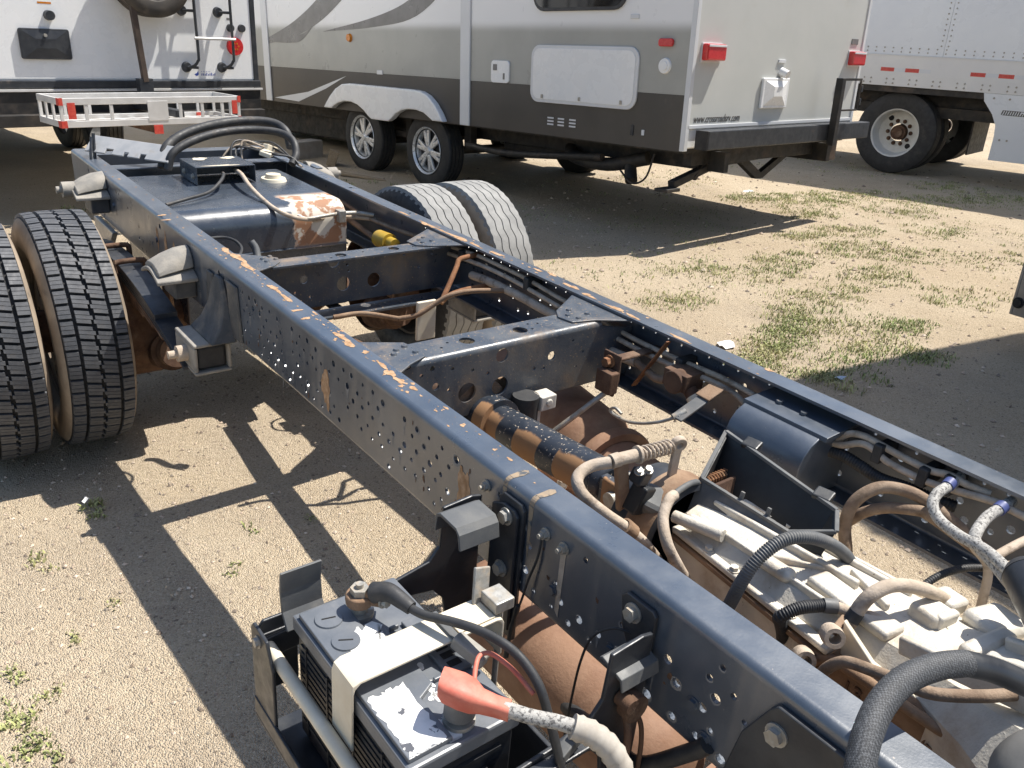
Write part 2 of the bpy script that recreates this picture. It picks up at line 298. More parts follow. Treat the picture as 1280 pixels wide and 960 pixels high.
# ------------------------------------------------------------------ truck chassis (built in its own frame: z = 0 is the top of the rails)
A_ = math.atan2(.0470, .9989); CT = Vector((-1.2281, .3979, .758)); CW = Vector((-1.2281, .3979, 1.4353))
LOC = CW-Matrix.Rotation(A_, 3, 'X')@CT
truck = thing('truck_chassis', 'bare black truck chassis with two frame rails, dual rear wheels and no cab or body', 'truck chassis', LOC, (A_, 0, 0))
D, FL, TH, BR = .2086, .067, .007, .014
Y0, Y1 = -1.2, 4.56
def rail(sg, holes, top):
    xo = sg*.43; i = -sg; b = MB()
    b.plate([(Y0, -D+BR), (Y1, -D+BR), (Y1, -BR), (Y0, -BR)], holes, (xo, 0, 0), (0,1,0), (0,0,1), TH*i)
    xa, xb = xo+i*BR, xo+i*FL
    if xa > xb: xa, xb = xb, xa
    q = [(Y0, xa), (Y1, xa), (Y1, xb), (Y0, xb)]
    b.plate(q, top, (0, 0, 0), (0,1,0), (1,0,0), TH); b.plate(q, [], (0, 0, -D+TH), (0,1,0), (1,0,0), TH)
    for zc, s in ((-BR, 1), (-D+BR, -1)):
        ring = [(xo+i*BR-i*r*math.cos(t), zc+s*r*math.sin(t)) for r, ts in ((BR, range(7)), (BR-TH, range(6, -1, -1))) for t in [k*math.pi/12 for k in ts]]
        b.prism(ring, (0, Y0, 0), (1,0,0), (0,0,1), -(Y1-Y0))
    return b
rg_ = random.Random(21)
nh = []
y = -.1
while y < 4.4:
    for k, z in enumerate((-.038, -.066, -.094, -.122, -.150, -.178)):
        p = .8 if 1.42 < y < 2.68 else (.6 if y < 1.4 else .16)
        if 3.0 < y < 4.3: p = .12
        if rg_.random() < p and not any(abs(y-a) < .03 and abs(z-b) < .03 for a, b in ((1.409,-.042),(1.241,-.045),(1.194,-.045),(1.026,-.053),(.767,-.05),(1.328,-.047),(1.331,-.167),(1.396,-.091))):
            nh.append((y+(.02 if k % 2 else 0)+rg_.uniform(-.004, .004), z+rg_.uniform(-.004, .004), rg_.choice((.0045, .005, .0055, .0065, .008))))
    y += .046
nh = [h for h in nh if not (abs(h[0]-1.396) < .026 and abs(h[1]+.091) < .026)]+[(1.396, -.091, .0125)]
near = rail(-1, nh, []).build('frame_rail', K['frame'], truck, 35)
near['label'] = 'near side frame rail with rows of small holes in its web'
fh = []
y = .3
while y < 3.0:
    fh.append((y, -.0375+rg_.uniform(-.002, .002), .0046)); y += .047
y = .35
while y < 2.9:
    for k, z in enumerate((-.07, -.10, -.132, -.166)):
        if rg_.random() < (.68 if k else .45): fh.append((y+(.02 if k % 2 else 0), z+rg_.uniform(-.006, .006), rg_.choice((.0055, .0062, .0072)) if y > 1.3 else rg_.choice((.007, .008, .009))))
    y += .052
far = rail(1, fh, [(3.05, .40, .006), (2.9, .38, .005), (3.5, .39, .009)]).build('frame_rail', K['frame'], truck, 35)
far['label'] = 'far side frame rail carrying pipes along its inner face'
# paint chips
tc_ = MB()
TOP = [(-.417,3.306,.03,.012),(-.427,3.241,.03,.012),(-.375,2.83,.014,.05),(-.37,2.75,.016,.09),(-.376,2.664,.012,.07),(-.388,2.445,.012,.05),(-.384,2.372,.01,.05),(-.405,2.274,.022,.016),(-.407,2.213,.024,.014),(-.385,2.075,.012,.05),(-.387,2.019,.014,.04),
       (-.378,1.96,.012,.02),(-.383,1.877,.012,.04),(-.383,1.834,.016,.035),(-.387,1.794,.014,.03),(-.401,1.766,.008,.012),(-.378,1.745,.01,.014),(.375,3.047,.012,.07),(.37,2.88,.012,.09),(.374,2.769,.014,.11),(.376,2.68,.016,.07),(.38,2.60,.008,.06),(.385,2.482,.01,.05),(.398,2.289,.012,.03),(.412,2.236,.012,.04),
       (.39,2.125,.014,.05),(.383,2.035,.012,.05),(.378,1.928,.012,.06),(.376,1.85,.01,.05),(.413,1.432,.008,.02),(.414,1.36,.012,.014),(.375,1.682,.006,.06)]
for k, (x, y, a, b) in enumerate(TOP):
    if k == 30: continue
    for j in range(2 if b > .04 else 1):
        tc_.chip((x+rg_.uniform(-.004, .004), y+rg_.uniform(-.4, .4)*b*j, 0), (1,0,0), (0,1,0), a*rg_.uniform(.5, .95), b*rg_.uniform(.5, .9)*(1-.3*j), k*7+j, z=.0006+.0003*j)
for k in range(420):   # small nicks
    s = rg_.choice((-1, -1, 1)); y = rg_.choice((rg_.gauss(2.0, .35), rg_.gauss(2.7, .3), rg_.uniform(1.4, 4.3)))
    q = rg_.random()**3; tc_.chip((s*rg_.choice((rg_.uniform(.370, .414), rg_.gauss(.380, .008))), y, 0), (1,0,0), (0,1,0), .0008+.004*q, .0012+.008*q, 900+k, 9, z=.0004)
for y, z, a, b in ((3.159,-.10,.022,.05),(3.342,-.09,.012,.06),(3.25,-.11,.02,.07),(2.055,-.118,.028,.052),(1.479,-.10,.026,.06),(1.50,-.15,.014,.03)):
    for j in range(2): tc_.chip((-.43, y+.006*j, z), (0,-1,0), (0,0,1), a*(1-.25*j), b*(1-.1*j), int(y*100)+j, 26, z=.0006+.0003*j)
for y, w in ((1.358, .009), (1.284, .010)):   # tan paint marks wrapped over the edge
    mk = MB(); mk.prism([(-.001, -.006),(.020, -.009),(.034, -.007),(.038, .001),(.030, .007),(.012, .006),(-.001, .005)], (-.417, y, .0002), (1,0,0), (0,1,0), .0006)
    mk.prism([(-w*.3, -.10),(w*.2, -.12),(w*.6, -.016),(-w*.6, -.016)], (-.4302, y, 0), (0,-1,0), (0,0,1), .0005)
    n = 6; arc = [(-.43+.014-.0145*math.cos(k*math.pi/2/n), -.014+.0145*math.sin(k*math.pi/2/n)) for k in range(n+1)]
    V = [(ax, y+s*w*.6, az) for ax, az in arc for s in (-1, 1)]; mk.add(V, [(2*k, 2*k+1, 2*k+3, 2*k+2) for k in range(n)])
    mk.build('paint_mark', K['markpaint'], truck, 0)
tag(tc_.build('paint_chips', K['primer'], truck, 0), kind='stuff')
hr = MB(); ck = random.Random(4)
for a, b, r in nh:
    if ck.random() < .55:
        n = 12; w1 = r*ck.uniform(1.2, 1.55)
        V = [(-.4304, a+q*math.cos(2*math.pi*k/n), b+q*math.sin(2*math.pi*k/n)-(.25*r if q > r*1.1 else 0)) for k in range(n) for q in (r*1.02, w1*ck.uniform(.85, 1.1))]
        F = [(2*k, 2*k+1, (2*k+3) % (2*n), (2*k+2) % (2*n)) for k in range(n)]; hr.add(V, F)
    if ck.random() < .22:
        l = ck.uniform(.01, .05); hr.add([(-.4303, a-r*.5, b-r), (-.4303, a+r*.5, b-r), (-.4303, a+r*.15, b-r-l), (-.4303, a-r*.2, b-r-l)], [(0,1,2,3)])
tag(hr.build('worn_hole_edges', K['ring'], truck, 0), kind='stuff')
wc = MB()
for k in range(60):
    y = rg_.uniform(.7, 4.4); wc.chip((-.43, y, rg_.uniform(-.19, -.03)), (0,-1,0), (0,0,1), rg_.uniform(.001, .005), rg_.uniform(.002, .012), 300+k, 9, z=.0005)
tag(wc.build('rust_spots', K['rustd'], truck, 0), kind='stuff')

# ---- crossmembers
def gusset(poly, y): return MB().prism(poly, (0, 0, -.0135), (1,0,0), (0,1,0), .005).build('gusset', K['cross'], truck, 0, .0015)
m = MB()
MH = [(-.241,-.041,.007),(-.271,-.053,.005),(-.23,-.09,.010),(-.192,-.108,.005),(-.184,-.053,.005),(-.124,-.069,.005),(-.077,-.088,.005),(.073,-.106,.005),(.106,-.111,.004),(.129,-.081,.013),(-.137,-.127,.026),(-.036,-.131,.025),(-.036,-.047,.019),(.2,-.05,.004),(.24,-.09,.004),(.22,-.13,.004),(-.3,-.1,.006)]
m.plate([(-.42,-.19),(.42,-.19),(.42,-.05),(.30,-.0275),(-.30,-.0275),(-.42,-.05)], MH, (0, 1.8935, 0), (1,0,0), (0,0,1), .006)
m.plate([(-.3,1.901),(.3,1.901),(.3,1.985),(-.3,1.985)], [(-.109,1.94,.020),(.056,1.938,.020),(.101,1.963,.004),(.128,1.956,.004),(-.16,1.95,.004),(-.19,1.93,.004),(.09,1.93,.004)], (0, 0, -.0195), (1,0,0), (0,1,0), .006)
ring = [(1.9015-r*math.cos(t), -.0275+r*math.sin(t)) for r, ts in ((.014, range(7)), (.008, range(6, -1, -1))) for t in [k*math.pi/12 for k in ts]]
m.prism(ring, (-.3, 0, 0), (0,1,0), (0,0,1), .6)
m.bx(-.42, .42, 1.8937, 1.975, -.196, -.190)
mid = m.build('crossmember', K['cross'], truck, 35); mid['label'] = 'middle crossmember with three large holes in its web'
for p in ([(-.40,2.06),(-.36,2.043),(-.259,1.990),(-.246,1.937),(-.256,1.897),(-.311,1.872),(-.365,1.835),(-.40,1.80)], [(.40,2.11),(.334,2.066),(.23,2.0),(.203,1.961),(.212,1.912),(.281,1.896),(.352,1.858),(.40,1.83)]):
    gusset(p, 0)
gr_ = MB()
for x, y in ((-.318,1.935),(-.300,1.955),(-.272,1.965),(-.266,1.925),(.233,1.955),(.262,1.985),(.29,1.94),(.245,1.925)): gr_.cyl((x, y, -.0085), (x, y, -.004), .0085, .006, 12)
for x, y in ((-.30,2.74),(-.272,2.752),(-.265,2.722),(-.298,2.712),(.25,2.745),(.28,2.765),(.285,2.72),(.245,2.715)): gr_.cyl((x, y, -.0085), (x, y, -.004), .0085, .006, 12)
for k in range(0, len(gr_.v), 24): MB().add(gr_.v[k:k+24], gr_.f[:14]).build('rivet', K['cross'], truck, 40)
m = MB()
RH = [(-.067,-.043,.020),(-.034,-.122,.024),(.077,-.123,.024),(-.17,-.09,.014),(-.15,-.15,.005),(-.2,-.13,.005),(-.02,-.06,.005),(-.015,-.08,.005),(.19,-.05,.005),(.25,-.1,.006),(.3,-.06,.005),(-.05,-.08,.003)]
m.plate([(-.42,-.185),(.42,-.185),(.42,-.0285),(-.42,-.0285)], RH, (0, 2.745, 0), (1,0,0), (0,0,1), .006)
m.plate([(-.3,2.664),(.3,2.664),(.3,2.738),(-.3,2.738)], [(-.06,2.705,.018),(.13,2.705,.018),(-.1,2.69,.004),(.02,2.71,.004),(.2,2.7,.004)], (0, 0, -.0195), (1,0,0), (0,1,0), .006)
m.bx(-.42, .42, 2.66, 2.7385, -.205, -.198); m
rr_ = m.build('crossmember', K['cross'], truck, 35); rr_['label'] = 'rear crossmember open to the front with round holes'
m = None
for p in ([(-.40,2.87),(-.351,2.828),(-.256,2.744),(-.262,2.700),(-.294,2.668),(-.362,2.634),(-.40,2.62)], [(.40,2.90),(.337,2.846),(.207,2.753),(.211,2.700),(.25,2.675),(.35,2.644),(.40,2.62)]): gusset(p, 0)
# rear closing members
MB().bx(-.42, .42, 4.13, 4.21, -.015, -.008).bx(-.42, .42, 4.2035, 4.21, -.18, -.016).build('crossmember', K['frame'], truck, 0, .002)
MB().bx(-.422, .422, 4.47, 4.478, -.2, -.012).bx(-.42, .42, 4.4785, 4.55, -.02, -.013).bx(-.42, .42, 4.4785, 4.55, -.2, -.193).build('crossmember', K['frame'], truck, 0, .002)
for y in (-.25, -1.1): MB().bx(-.42, .42, y, y+.006, -.19, -.02).bx(-.42, .42, y+.0065, y+.08, -.0265, -.02).build('crossmember', K['frame'], truck, 0, .002)

# ---- bolts, plates on the near rail
def bolt(p, d, r, h, stud=0, mt='zinc'): return MB().hexb(p, d, r, h, stud).build('bolt', K[mt], truck, 30)
def web_plate(poly, t=.008, x=-.4305, mt='black'): return MB().prism([(-a, b) for a, b in poly], (x, 0, 0), (0,-1,0), (0,0,1), t).build('mounting_plate', K[mt], truck, 0, .002)
web_plate([(1.292,-.31),(1.292,-.03),(1.302,-.021),(1.350,-.021),(1.362,-.032),(1.362,-.31)])
web_plate([(1.300,-.29),(1.300,-.045),(1.31,-.035),(1.34,-.035),(1.372,-.05),(1.372,-.29)], .007, -.4389)
web_plate([(.985,-.17),(.985,-.035),(.992,-.028),(1.045,-.028),(1.055,-.04),(1.045,-.09),(1.01,-.15)], .008)
web_plate([(.66,-.33),(.66,-.03),(.668,-.022),(.775,-.022),(.785,-.034),(.815,-.10),(.83,-.20),(.83,-.33)], .009)
for y, z, x in ((1.328,-.055,-.446),(1.331,-.167,-.446),(1.026,-.053,-.4385),(.767,-.062,-.4395)): bolt((x, y, z), (-1,0,0), .012, .012)
for y, z in ((1.409,-.042),(1.241,-.045),(1.194,-.045)): bolt((-.4305, y, z), (-1,0,0), .0085, .010, .007)
for y, z in ((1.065,-.159),(.899,-.13),(.87,-.17),(1.21,-.14),(2.84,-.083),(3.35,-.095),(3.9,-.1)): bolt((-.4305, y, z), (-1,0,0), .009, .006, 0, 'frame')
for y, z in ((1.194,-.055),):  # dirt runs below the bolts
    MB().prism([(-.006,-.12),(.004,-.13),(.006,0),(-.007,0)], (-.4304, y, z), (0,-1,0), (0,0,1), .0005).build('dirt_run', K['tanhose'], truck, 0)
# thin wires on the near web
MB().tube([(-.434,1.246,-.055),(-.436,1.25,-.10),(-.44,1.262,-.15),(-.442,1.272,-.20),(-.446,1.285,-.26),(-.45,1.29,-.34)], .0022, 8).build('wire', K['rubber'], truck)
MB().tube([(-.444,1.277,-.215),(-.447,1.286,-.27),(-.45,1.29,-.34)], .005, 10, rf=lambda t: .0045+.0008*math.sin(t*90)).build('wire_boot', K['rubber'], truck)
MB().tube([(-.434,1.02,-.092),(-.45,1.05,-.095),(-.46,1.08,-.13),(-.462,1.095,-.19),(-.465,1.10,-.27),(-.47,1.10,-.36)], .0022, 8).build('wire', K['rubber'], truck)

# ---- wheels
YC, ZC = 3.4767, -.4156
def tyre(xc, sidem):
    pr_ = [(.250,-.080),(.262,-.098),(.30,-.113),(.345,-.1145),(.375,-.106),(.3905,-.0955),(.3935,-.06),(.394,0),(.3935,.06),(.3905,.0955),(.375,.106),(.345,.1145),(.30,.113),(.262,.098),(.250,.080)]
    return MB().lathe(pr_, (xc, YC, ZC), (1,0,0), 96, closed=True).build('tyre', K[sidem], truck, 40)
NP = 52
def block(v0, v1, sl, u0, u1, hexa=0):
    b = MB(); n = 3; g_ = .0016; L_ = (u1-u0-g_*(n-1))/n
    for k in range(n):
        a = u0+k*(L_+g_); P = []; va, vb = v0, v1
        if hexa > 0: vb += .0045 if k == 1 else -.0022
        if hexa < 0: va -= .0045 if k == 1 else -.0022
        for rr, s in ((.3925, 1.0), (.4068, .93)):
            for v, u in ((va, a), (vb, a), (vb, a+L_), (va, a+L_)):
                vc = (v0+v1)/2; vv = vc+(v-vc)*(1 if rr < .4 else .95); uu = u+sl*(v-vc); t = uu/.4068
                drop = 1-.012*(abs(vv)/.095)**3
                P.append((vv, rr*drop*math.cos(t), rr*drop*math.sin(t)))
        b.add(P, [(3,2,1,0),(4,5,6,7),(0,1,5,4),(1,2,6,5),(2,3,7,6),(3,0,4,7)])
    return b
ROWS = [(-.0945,-.058,.06,0.0,0),(-.0485,-.004,.22,.45,1),(.004,.0485,.22,.95,-1),(.058,.0945,.06,.4,0)]
PT = 2*math.pi/NP
protos = None
for xc in (-.7135, -.9715):
    t = tyre(xc, 'side'); t['label'] = 'inner left dual tyre with blocky lug tread' if xc > -.8 else 'outer left dual tyre with blocky lug tread'
    MB().lathe([(.376,-.1035),(.3915,-.0955),(.3945,-.06),(.395,0),(.3945,.06),(.3915,.0955),(.376,.1035)], (xc, YC, ZC), (1,0,0), 96).build('tread_base', K['groove'], t, 60)
    rest = MB()
    for j, (v0, v1, sl, ph, hx_) in enumerate(ROWS):
        bm_ = block(v0, v1, sl, -.0198, .0198, hx_); first = None
        for k in range(NP):
            th = (k+ph)*PT
            if R(58) < th < R(252):
                if protos is None or j not in protos:
                    first = bm_.build('tread_block', K['tread'], t, 25); protos = {**(protos or {}), j: first}; o = first
                else: o = copy(protos[j], t)
                o.location = (xc, YC, ZC); o.rotation_euler = (th, 0, 0)
            else:
                c, s_ = math.cos(th), math.sin(th); rest.add([(xc+p[0], YC+p[1]*c-p[2]*s_, ZC+p[1]*s_+p[2]*c) for p in bm_.v], bm_.f)
    tag(rest.build('tread_blocks', K['tread'], t, 25), kind='stuff')
def rib_tread(xc, par, seed):
    rng = random.Random(seed); n = 240; G = (-.058, -.020, .020, .058); V = []
    for k in range(n):
        a = 2*math.pi*k/n; zz = (abs((k % 8)-4)/2-1)*.0045; ed = .003 if (k//2) % 2 else 0
        pts = [(-.1035,.376), (-.0965+ed,.392), (-.0935+ed,.4035)]
        for g_ in G: pts += [(g_-.0026+zz,.4062),(g_-.0016+zz,.398),(g_+.0016+zz,.398),(g_+.0026+zz,.4062)]
        pts += [(.0935-ed,.4035),(.0965-ed,.392),(.1035,.376)]
        V += [(xc+x, YC+r*math.cos(a), ZC+r*math.sin(a)) for x, r in pts]; m_ = len(pts)
    F = [(k*m_+j, k*m_+j+1, ((k+1)%n)*m_+j+1, ((k+1)%n)*m_+j) for k in range(n) for j in range(m_-1)]
    return MB().add(V, F).build('tread', K['greytread'], par, 30)
for xc in (.7135, .9715):
    t = tyre(xc, 'side' if xc > .8 else 'rubber'); t['label'] = 'inner right dual tyre with worn grey ribbed tread' if xc < .8 else 'outer right dual tyre with worn grey ribbed tread'
    rib_tread(xc, t, 5)
for sg in (-1, 1):
    for xc, off in ((.7135, .09), (.9715, -.09)):
        b = MB(); X = sg*xc; d = sg*off
        b.lathe([(.250,-.078),(.256,-.082),(.242,-.07),(.236,0),(.242,.07),(.256,.082),(.250,.078)], (X, YC, ZC), (1,0,0), 64, closed=False)
        hl = [(.165*math.cos(k*math.pi/4), .165*math.sin(k*math.pi/4), .034) for k in range(8)]
        hl2 = [(.112*math.cos(k*math.pi/4+.2), .112*math.sin(k*math.pi/4+.2), .012) for k in range(8)]
        b.plate([(.232*math.cos(2*math.pi*k/48), .232*math.sin(2*math.pi*k/48)) for k in range(48)], hl+hl2+[(0, 0, .08)], (X+d*.75, YC, ZC), (0,1,0), (0,0,1), .01)
        b.build('rim', K['rim'], truck, 40)
    b = MB().cyl((sg*.60, YC, ZC), (sg*1.0, YC, ZC), .075, n=28).cyl((sg*1.0, YC, ZC), (sg*1.05, YC, ZC), .06, .05, n=28)
    b.build('hub', K['rustd'], truck, 40)
    MB().lathe([(.0,0),(.195,0),(.205,.01),(.205,.15),(.19,.16),(.19,.02),(.0,.02)], (sg*.60, YC, ZC), (-sg,0,0), 48).build('brake_drum', K['rustd'], truck, 40)
    MB().cyl((sg*.45, YC-.08, ZC-.1), (sg*.45, YC-.24, ZC-.05), .07, n=24).cyl((sg*.45, YC-.24, ZC-.05), (sg*.45, YC-.3, ZC-.03), .055, n=24).build('brake_chamber', K['rustd'], truck, 40)
# axle
b = MB().tube([(-.62,YC,ZC),(-.3,YC,ZC),(-.2,YC,ZC),(0,YC,ZC),(.2,YC,ZC),(.3,YC,ZC),(.62,YC,ZC)], .06, 20, 4, rf=lambda t: .062+.115*math.exp(-((t-.5)/.13)**2))
b.build('axle_housing', K['rustd'], truck, 60)
MB().lathe([(0,.27),(.05,.27),(.06,.22),(.07,.15),(.11,.08),(.15,.02),(.15,-.05)], (0, YC, ZC), (0,-1,0), 32).build('differential', K['rustd'], truck, 40)
MB().cyl((-.03,YC-.27,ZC+.01), (-.07,1.95,-.22), .042, n=28).build('driveshaft', K['rustd'], truck, 40)
# leaf springs, hangers
for sg in (-1, 1):
    x = sg*.525
    for k in range(6):
        L0, L1 = 2.73+k*.10, 4.16-k*.10
        zt = lambda y: -.245-.075*((y-3.45)/.7)**2*-1*(-1) if False else -.205-.10*((y-3.45)/.72)**2
        pts = []
        for i in range(13):
            y = L0+(L1-L0)*i/12; pts.append((y, zt(y)-k*.0125))
        poly = pts+[(y, z-.0105) for y, z in reversed(pts)]
        MB().prism(poly, (x-.035, 0, 0), (0,1,0), (0,0,1), .07).build('spring_leaf', K['black' if k < 2 else 'rustd'], truck, 30, .001)
    pts = [(2.99+i*.075, -.175-.09*((2.99+i*.075-3.45)/.6)**2) for i in range(13)]   # helper leaf pack
    MB().prism(pts+[(y, z-.022) for y, z in reversed(pts)], (x-.036, 0, 0), (0,1,0), (0,0,1), .072).build('spring_leaf', K['black'], truck, 30, .002)
    for y in (3.36, 3.56):
        MB().tube([(x-.05,y,-.47),(x-.05,y,-.19),(x-.046,y,-.168),(x-.03,y,-.162),(x+.03,y,-.162),(x+.046,y,-.168),(x+.05,y,-.19),(x+.05,y,-.47)], .0095, 10, 4).build('u_bolt', K['rustd'], truck)
    MB().bx(x-.06, x+.06, 3.32, 3.60, -.36, -.29).build('spring_seat', K['rustd'], truck, 0, .006)
    MB().bx(x-.06, x+.06, 3.32, 3.60, -.50, -.475).build('u_bolt_plate', K['rustd'], truck, 0, .004)
    # front hanger
    def loft(secs, name, mt, bev=.004):   # sections (z, y0, y1, depth) against the web
        q = MB()
        for z, y0, y1, d in secs: q.v += [(sg*.4305, y0, z), (sg*(.4305+d), y0+.006, z), (sg*(.4305+d), y1-.006, z), (sg*.4305, y1, z)]
        n = len(secs); q.f = [(i*4+k, i*4+(k+1)%4, i*4+4+(k+1)%4, i*4+4+k) for i in range(n-1) for k in range(4)]+[(0,1,2,3), (n*4-1, n*4-2, n*4-3, n*4-4)]
        return q.build(name, K[mt], truck, 35, bev)
    loft([(-.04,2.71,2.76,.012),(-.075,2.69,2.785,.016),(-.13,2.665,2.80,.024),(-.18,2.645,2.815,.045),(-.215,2.63,2.83,.075)], 'spring_hanger', 'dustframe', .005)
    loft([(-.035,2.60,2.68,.008),(-.2,2.58,2.66,.008)], 'hanger_plate', 'dustframe', .003); loft([(-.05,2.79,2.84,.008),(-.2,2.80,2.87,.008)], 'hanger_plate', 'dustframe', .003)
    xa, xb = sorted((sg*.44, sg*.548)); q = MB()
    q.bx(xa, xb, 2.66, 2.83, -.226, -.2155).bx(xa, xb, 2.66, 2.83, -.312, -.302); q.bx(*sorted((sg*.44, sg*.45)), 2.661, 2.829, -.3018, -.2262).bx(*sorted((sg*.538, sg*.548)), 2.661, 2.829, -.3018, -.2262)
    q.build('hanger_box', K['dustgrey'], truck, 0, .004)
    MB().bx(*sorted((sg*.453, sg*.535)), 2.672, 2.80, -.299, -.229).build('rubber_block', K['rubber'], truck, 0, .008)
    MB().cyl((sg*.548, 2.735, -.262), (sg*.575, 2.735, -.262), .024, n=18).cyl((sg*.575, 2.735, -.262), (sg*.60, 2.735, -.262), .012, n=10).build('spring_pin', K['tanhose'], truck, 40)
    # helper stop brackets
    for yy, zz in ((3.02, -.085), (4.02, -.05)):
        q = MB(); n = 9
        for x_, w_, h_, dz in ((.431, .050, .060, .0), (.47, .060, .056, -.002), (.51, .068, .044, -.006), (.545, .072, .026, -.012)):
            q.v += [(sg*x_, yy+w_*math.cos(math.pi*k/(n-1)), zz+dz+h_*math.sin(math.pi*k/(n-1))) for k in range(n)]
        q.f = [(i*n+k, i*n+(k+1)%n, (i+1)*n+(k+1)%n, (i+1)*n+k) for i in range(3) for k in range(n)]+[tuple(range(n)), tuple(range(4*n-1, 3*n-1, -1))]
        q.build('spring_stop', K['dustgrey'], truck, 35, .003)
        q = MB(); P_ = []
        for k in range(9): t = k/8; P_.append((yy-.085+.17*t, zz-.018+.026*math.sin(math.pi*t)))
        q.prism(P_+[(a_, b_-.012) for a_, b_ in reversed(P_)], (sg*.4305, 0, -.006), (0,1,0), (0,0,1), sg*.125); q.build('stop_pad', K['dustgrey'], truck, 30, .003)
        MB().bx(min(sg*.431, sg*.5), max(sg*.431, sg*.5), yy-.06, yy+.05, zz-.095, zz-.03).build('stop_base', K['dustframe'], truck, 0, .006)
    MB().cyl((sg*.54, 4.02, -.055), (sg*.585, 4.02, -.055), .03, n=18).cyl((sg*.585, 4.02, -.055), (sg*.605, 4.02, -.055), .014, n=10).build('shackle_pin', K['dustgrey'], truck, 40)
    MB().bx(min(sg*.431, sg*.445), max(sg*.431, sg*.445), 3.22, 3.30, -.40, -.14).build('torque_bracket', K['cast'], truck, 0, .003)
    MB().prism([(3.86,-.2),(4.16,-.2),(4.12,-.33),(4.06,-.38),(4.0,-.33)], (sg*.436, 0, 0), (0,1,0), (0,0,1), sg*.02).build('rear_hanger', K['frame'], truck, 0, .004)
# ---- fuel tank
def tank_mask(N, L, tc, tex, rng, mix, col, rg):   # bare rusty corner with flaked paint round it
    sp = N.new('ShaderNodeSeparateXYZ'); L.new(tc.outputs['Object'], sp.inputs[0])
    def mul(a, b):
        q = N.new('ShaderNodeMath'); q.operation = 'MULTIPLY'; L.new(a, q.inputs[0]); L.new(b, q.inputs[1]); return q.outputs[0]
    nb = tex(9, 6, 2.2); w = N.new('ShaderNodeMath'); w.operation = 'MULTIPLY_ADD'; L.new(nb, w.inputs[0]); w.inputs[1].default_value = .16; L.new(sp.outputs['X'], w.inputs[2])
    box = mul(mul(rng(w.outputs[0], .155, .17), rng(sp.outputs['Y'], 3.56, 3.50)), rng(sp.outputs['Z'], -.19, -.17))
    col = mix(box, col, (.62, .56, .47)); rust = mul(box, rng(tex(11, 6, 6.6), .48, .54)); col = mix(rust, col, (.33, .16, .08))
    return col, mix(box, rg, .8, 'FLOAT')
K['tank'] = mat('tank_paint', (.035, .045, .062), (.052, .063, .08), 6, .28, .15, spec=.9, bump=.03, bsc=200, dust=(.2, .17, .14), dt=(.66, .95), dsc=7, speck=(.45, .4, .33), st=.73, mask=tank_mask)
def rounded_x(x0, x1, y0, y1, z0, z1, r, n=8):    # box with rounded front and back top edges, extruded along x
    P = [(y0, z0)]+[(y0+r-r*math.cos(t), z1-r+r*math.sin(t)) for t in [k*math.pi/2/n for k in range(n+1)]]
    P += [(y1-r+r*math.sin(t), z1-r+r*math.cos(t)) for t in [k*math.pi/2/n for k in range(n+1)]]+[(y1, z0)]
    return MB().prism(P, (x0, 0, 0), (0,1,0), (0,0,1), x1-x0)
tank = rounded_x(-.345, .30, 3.36, 4.09, -.44, -.02, .075).build('fuel_tank', K['tank'], truck, 50, .006)
tank['label'] = 'black steel fuel tank with a bare rusty corner'
MB().bx(-.347, .302, 3.352, 4.1, -.188, -.182).build('seam', K['tank'], tank, 0, .002)
b = MB().bx(-.135, .10, 3.78, 3.784, -.017, .05)
MB().bx(-.135, .10, 3.79, 3.985, .048, .053).bx(-.139, -.1352, 3.785, 3.985, -.018, .053).bx(.1002, .104, 3.785, 3.985, -.018, .053).bx(-.135, .10, 3.981, 3.985, -.018, .0475).build('sender_cover', K['tank'], tank, 0, .003)
MB().chip((-.03, 3.80, .0535), (1,0,0), (0,1,0), .09, .012, 4, 30).chip((-.07, 3.95, .0535), (1,0,0), (0,1,0), .04, .03, 5, 20).chip((.05, 3.95, .0535), (1,0,0), (0,1,0), .035, .03, 6, 20).build('bare_patch', K['cream'], tank, 0)
for p in ((-.1395, 3.82, .012), (-.1395, 3.93, .012)): MB().hexb(p, (-1,0,0), .009, .008).build('bolt', K['zinc'], tank, 30)
MB().cyl((.185, 3.80, -.02), (.185, 3.80, -.008), .055, .05, 28).cyl((.185, 3.80, -.008), (.185, 3.80, .008), .034, .03, 24).build('filler_cap', K['cream'], tank, 40)
MB().tube([(-.02,3.83,.02),(-.05,3.73,.03),(-.09,3.66,.02),(-.16,3.59,.0),(-.26,3.53,-.005),(-.35,3.49,-.012)], .0065, 10).build('fuel_hose', K['rubber'], tank)
MB().tube([(.04,3.84,.025),(.02,3.72,.03),(.0,3.58,.01),(.0,3.44,-.015),(.02,3.36,-.035),(.08,3.335,-.06),(.16,3.35,-.075),(.24,3.38,-.08),(.34,3.36,-.085),(.40,3.30,-.085)], .0085, 10).build('fuel_hose', K['tanhose'], tank)
MB().tube([(.09,3.355,-.055),(.12,3.338,-.066),(.2,3.345,-.063),(.26,3.355,-.062)], .007, 10).tube([(.26,3.355,-.062),(.34,3.345,-.064),(.39,3.30,-.066)], .0085, 10).build('fuel_pipe', K['zinc'], tank)
MB().bx(.255, .285, 3.335, 3.375, -.095, -.048).build('hose_clip', K['zinc'], tank, 0, .003)
for x in (-.24, .22): MB().bx(x, x+.05, 3.35, 4.1, -.455, -.445).build('tank_strap', K['black'], truck, 0, .002)
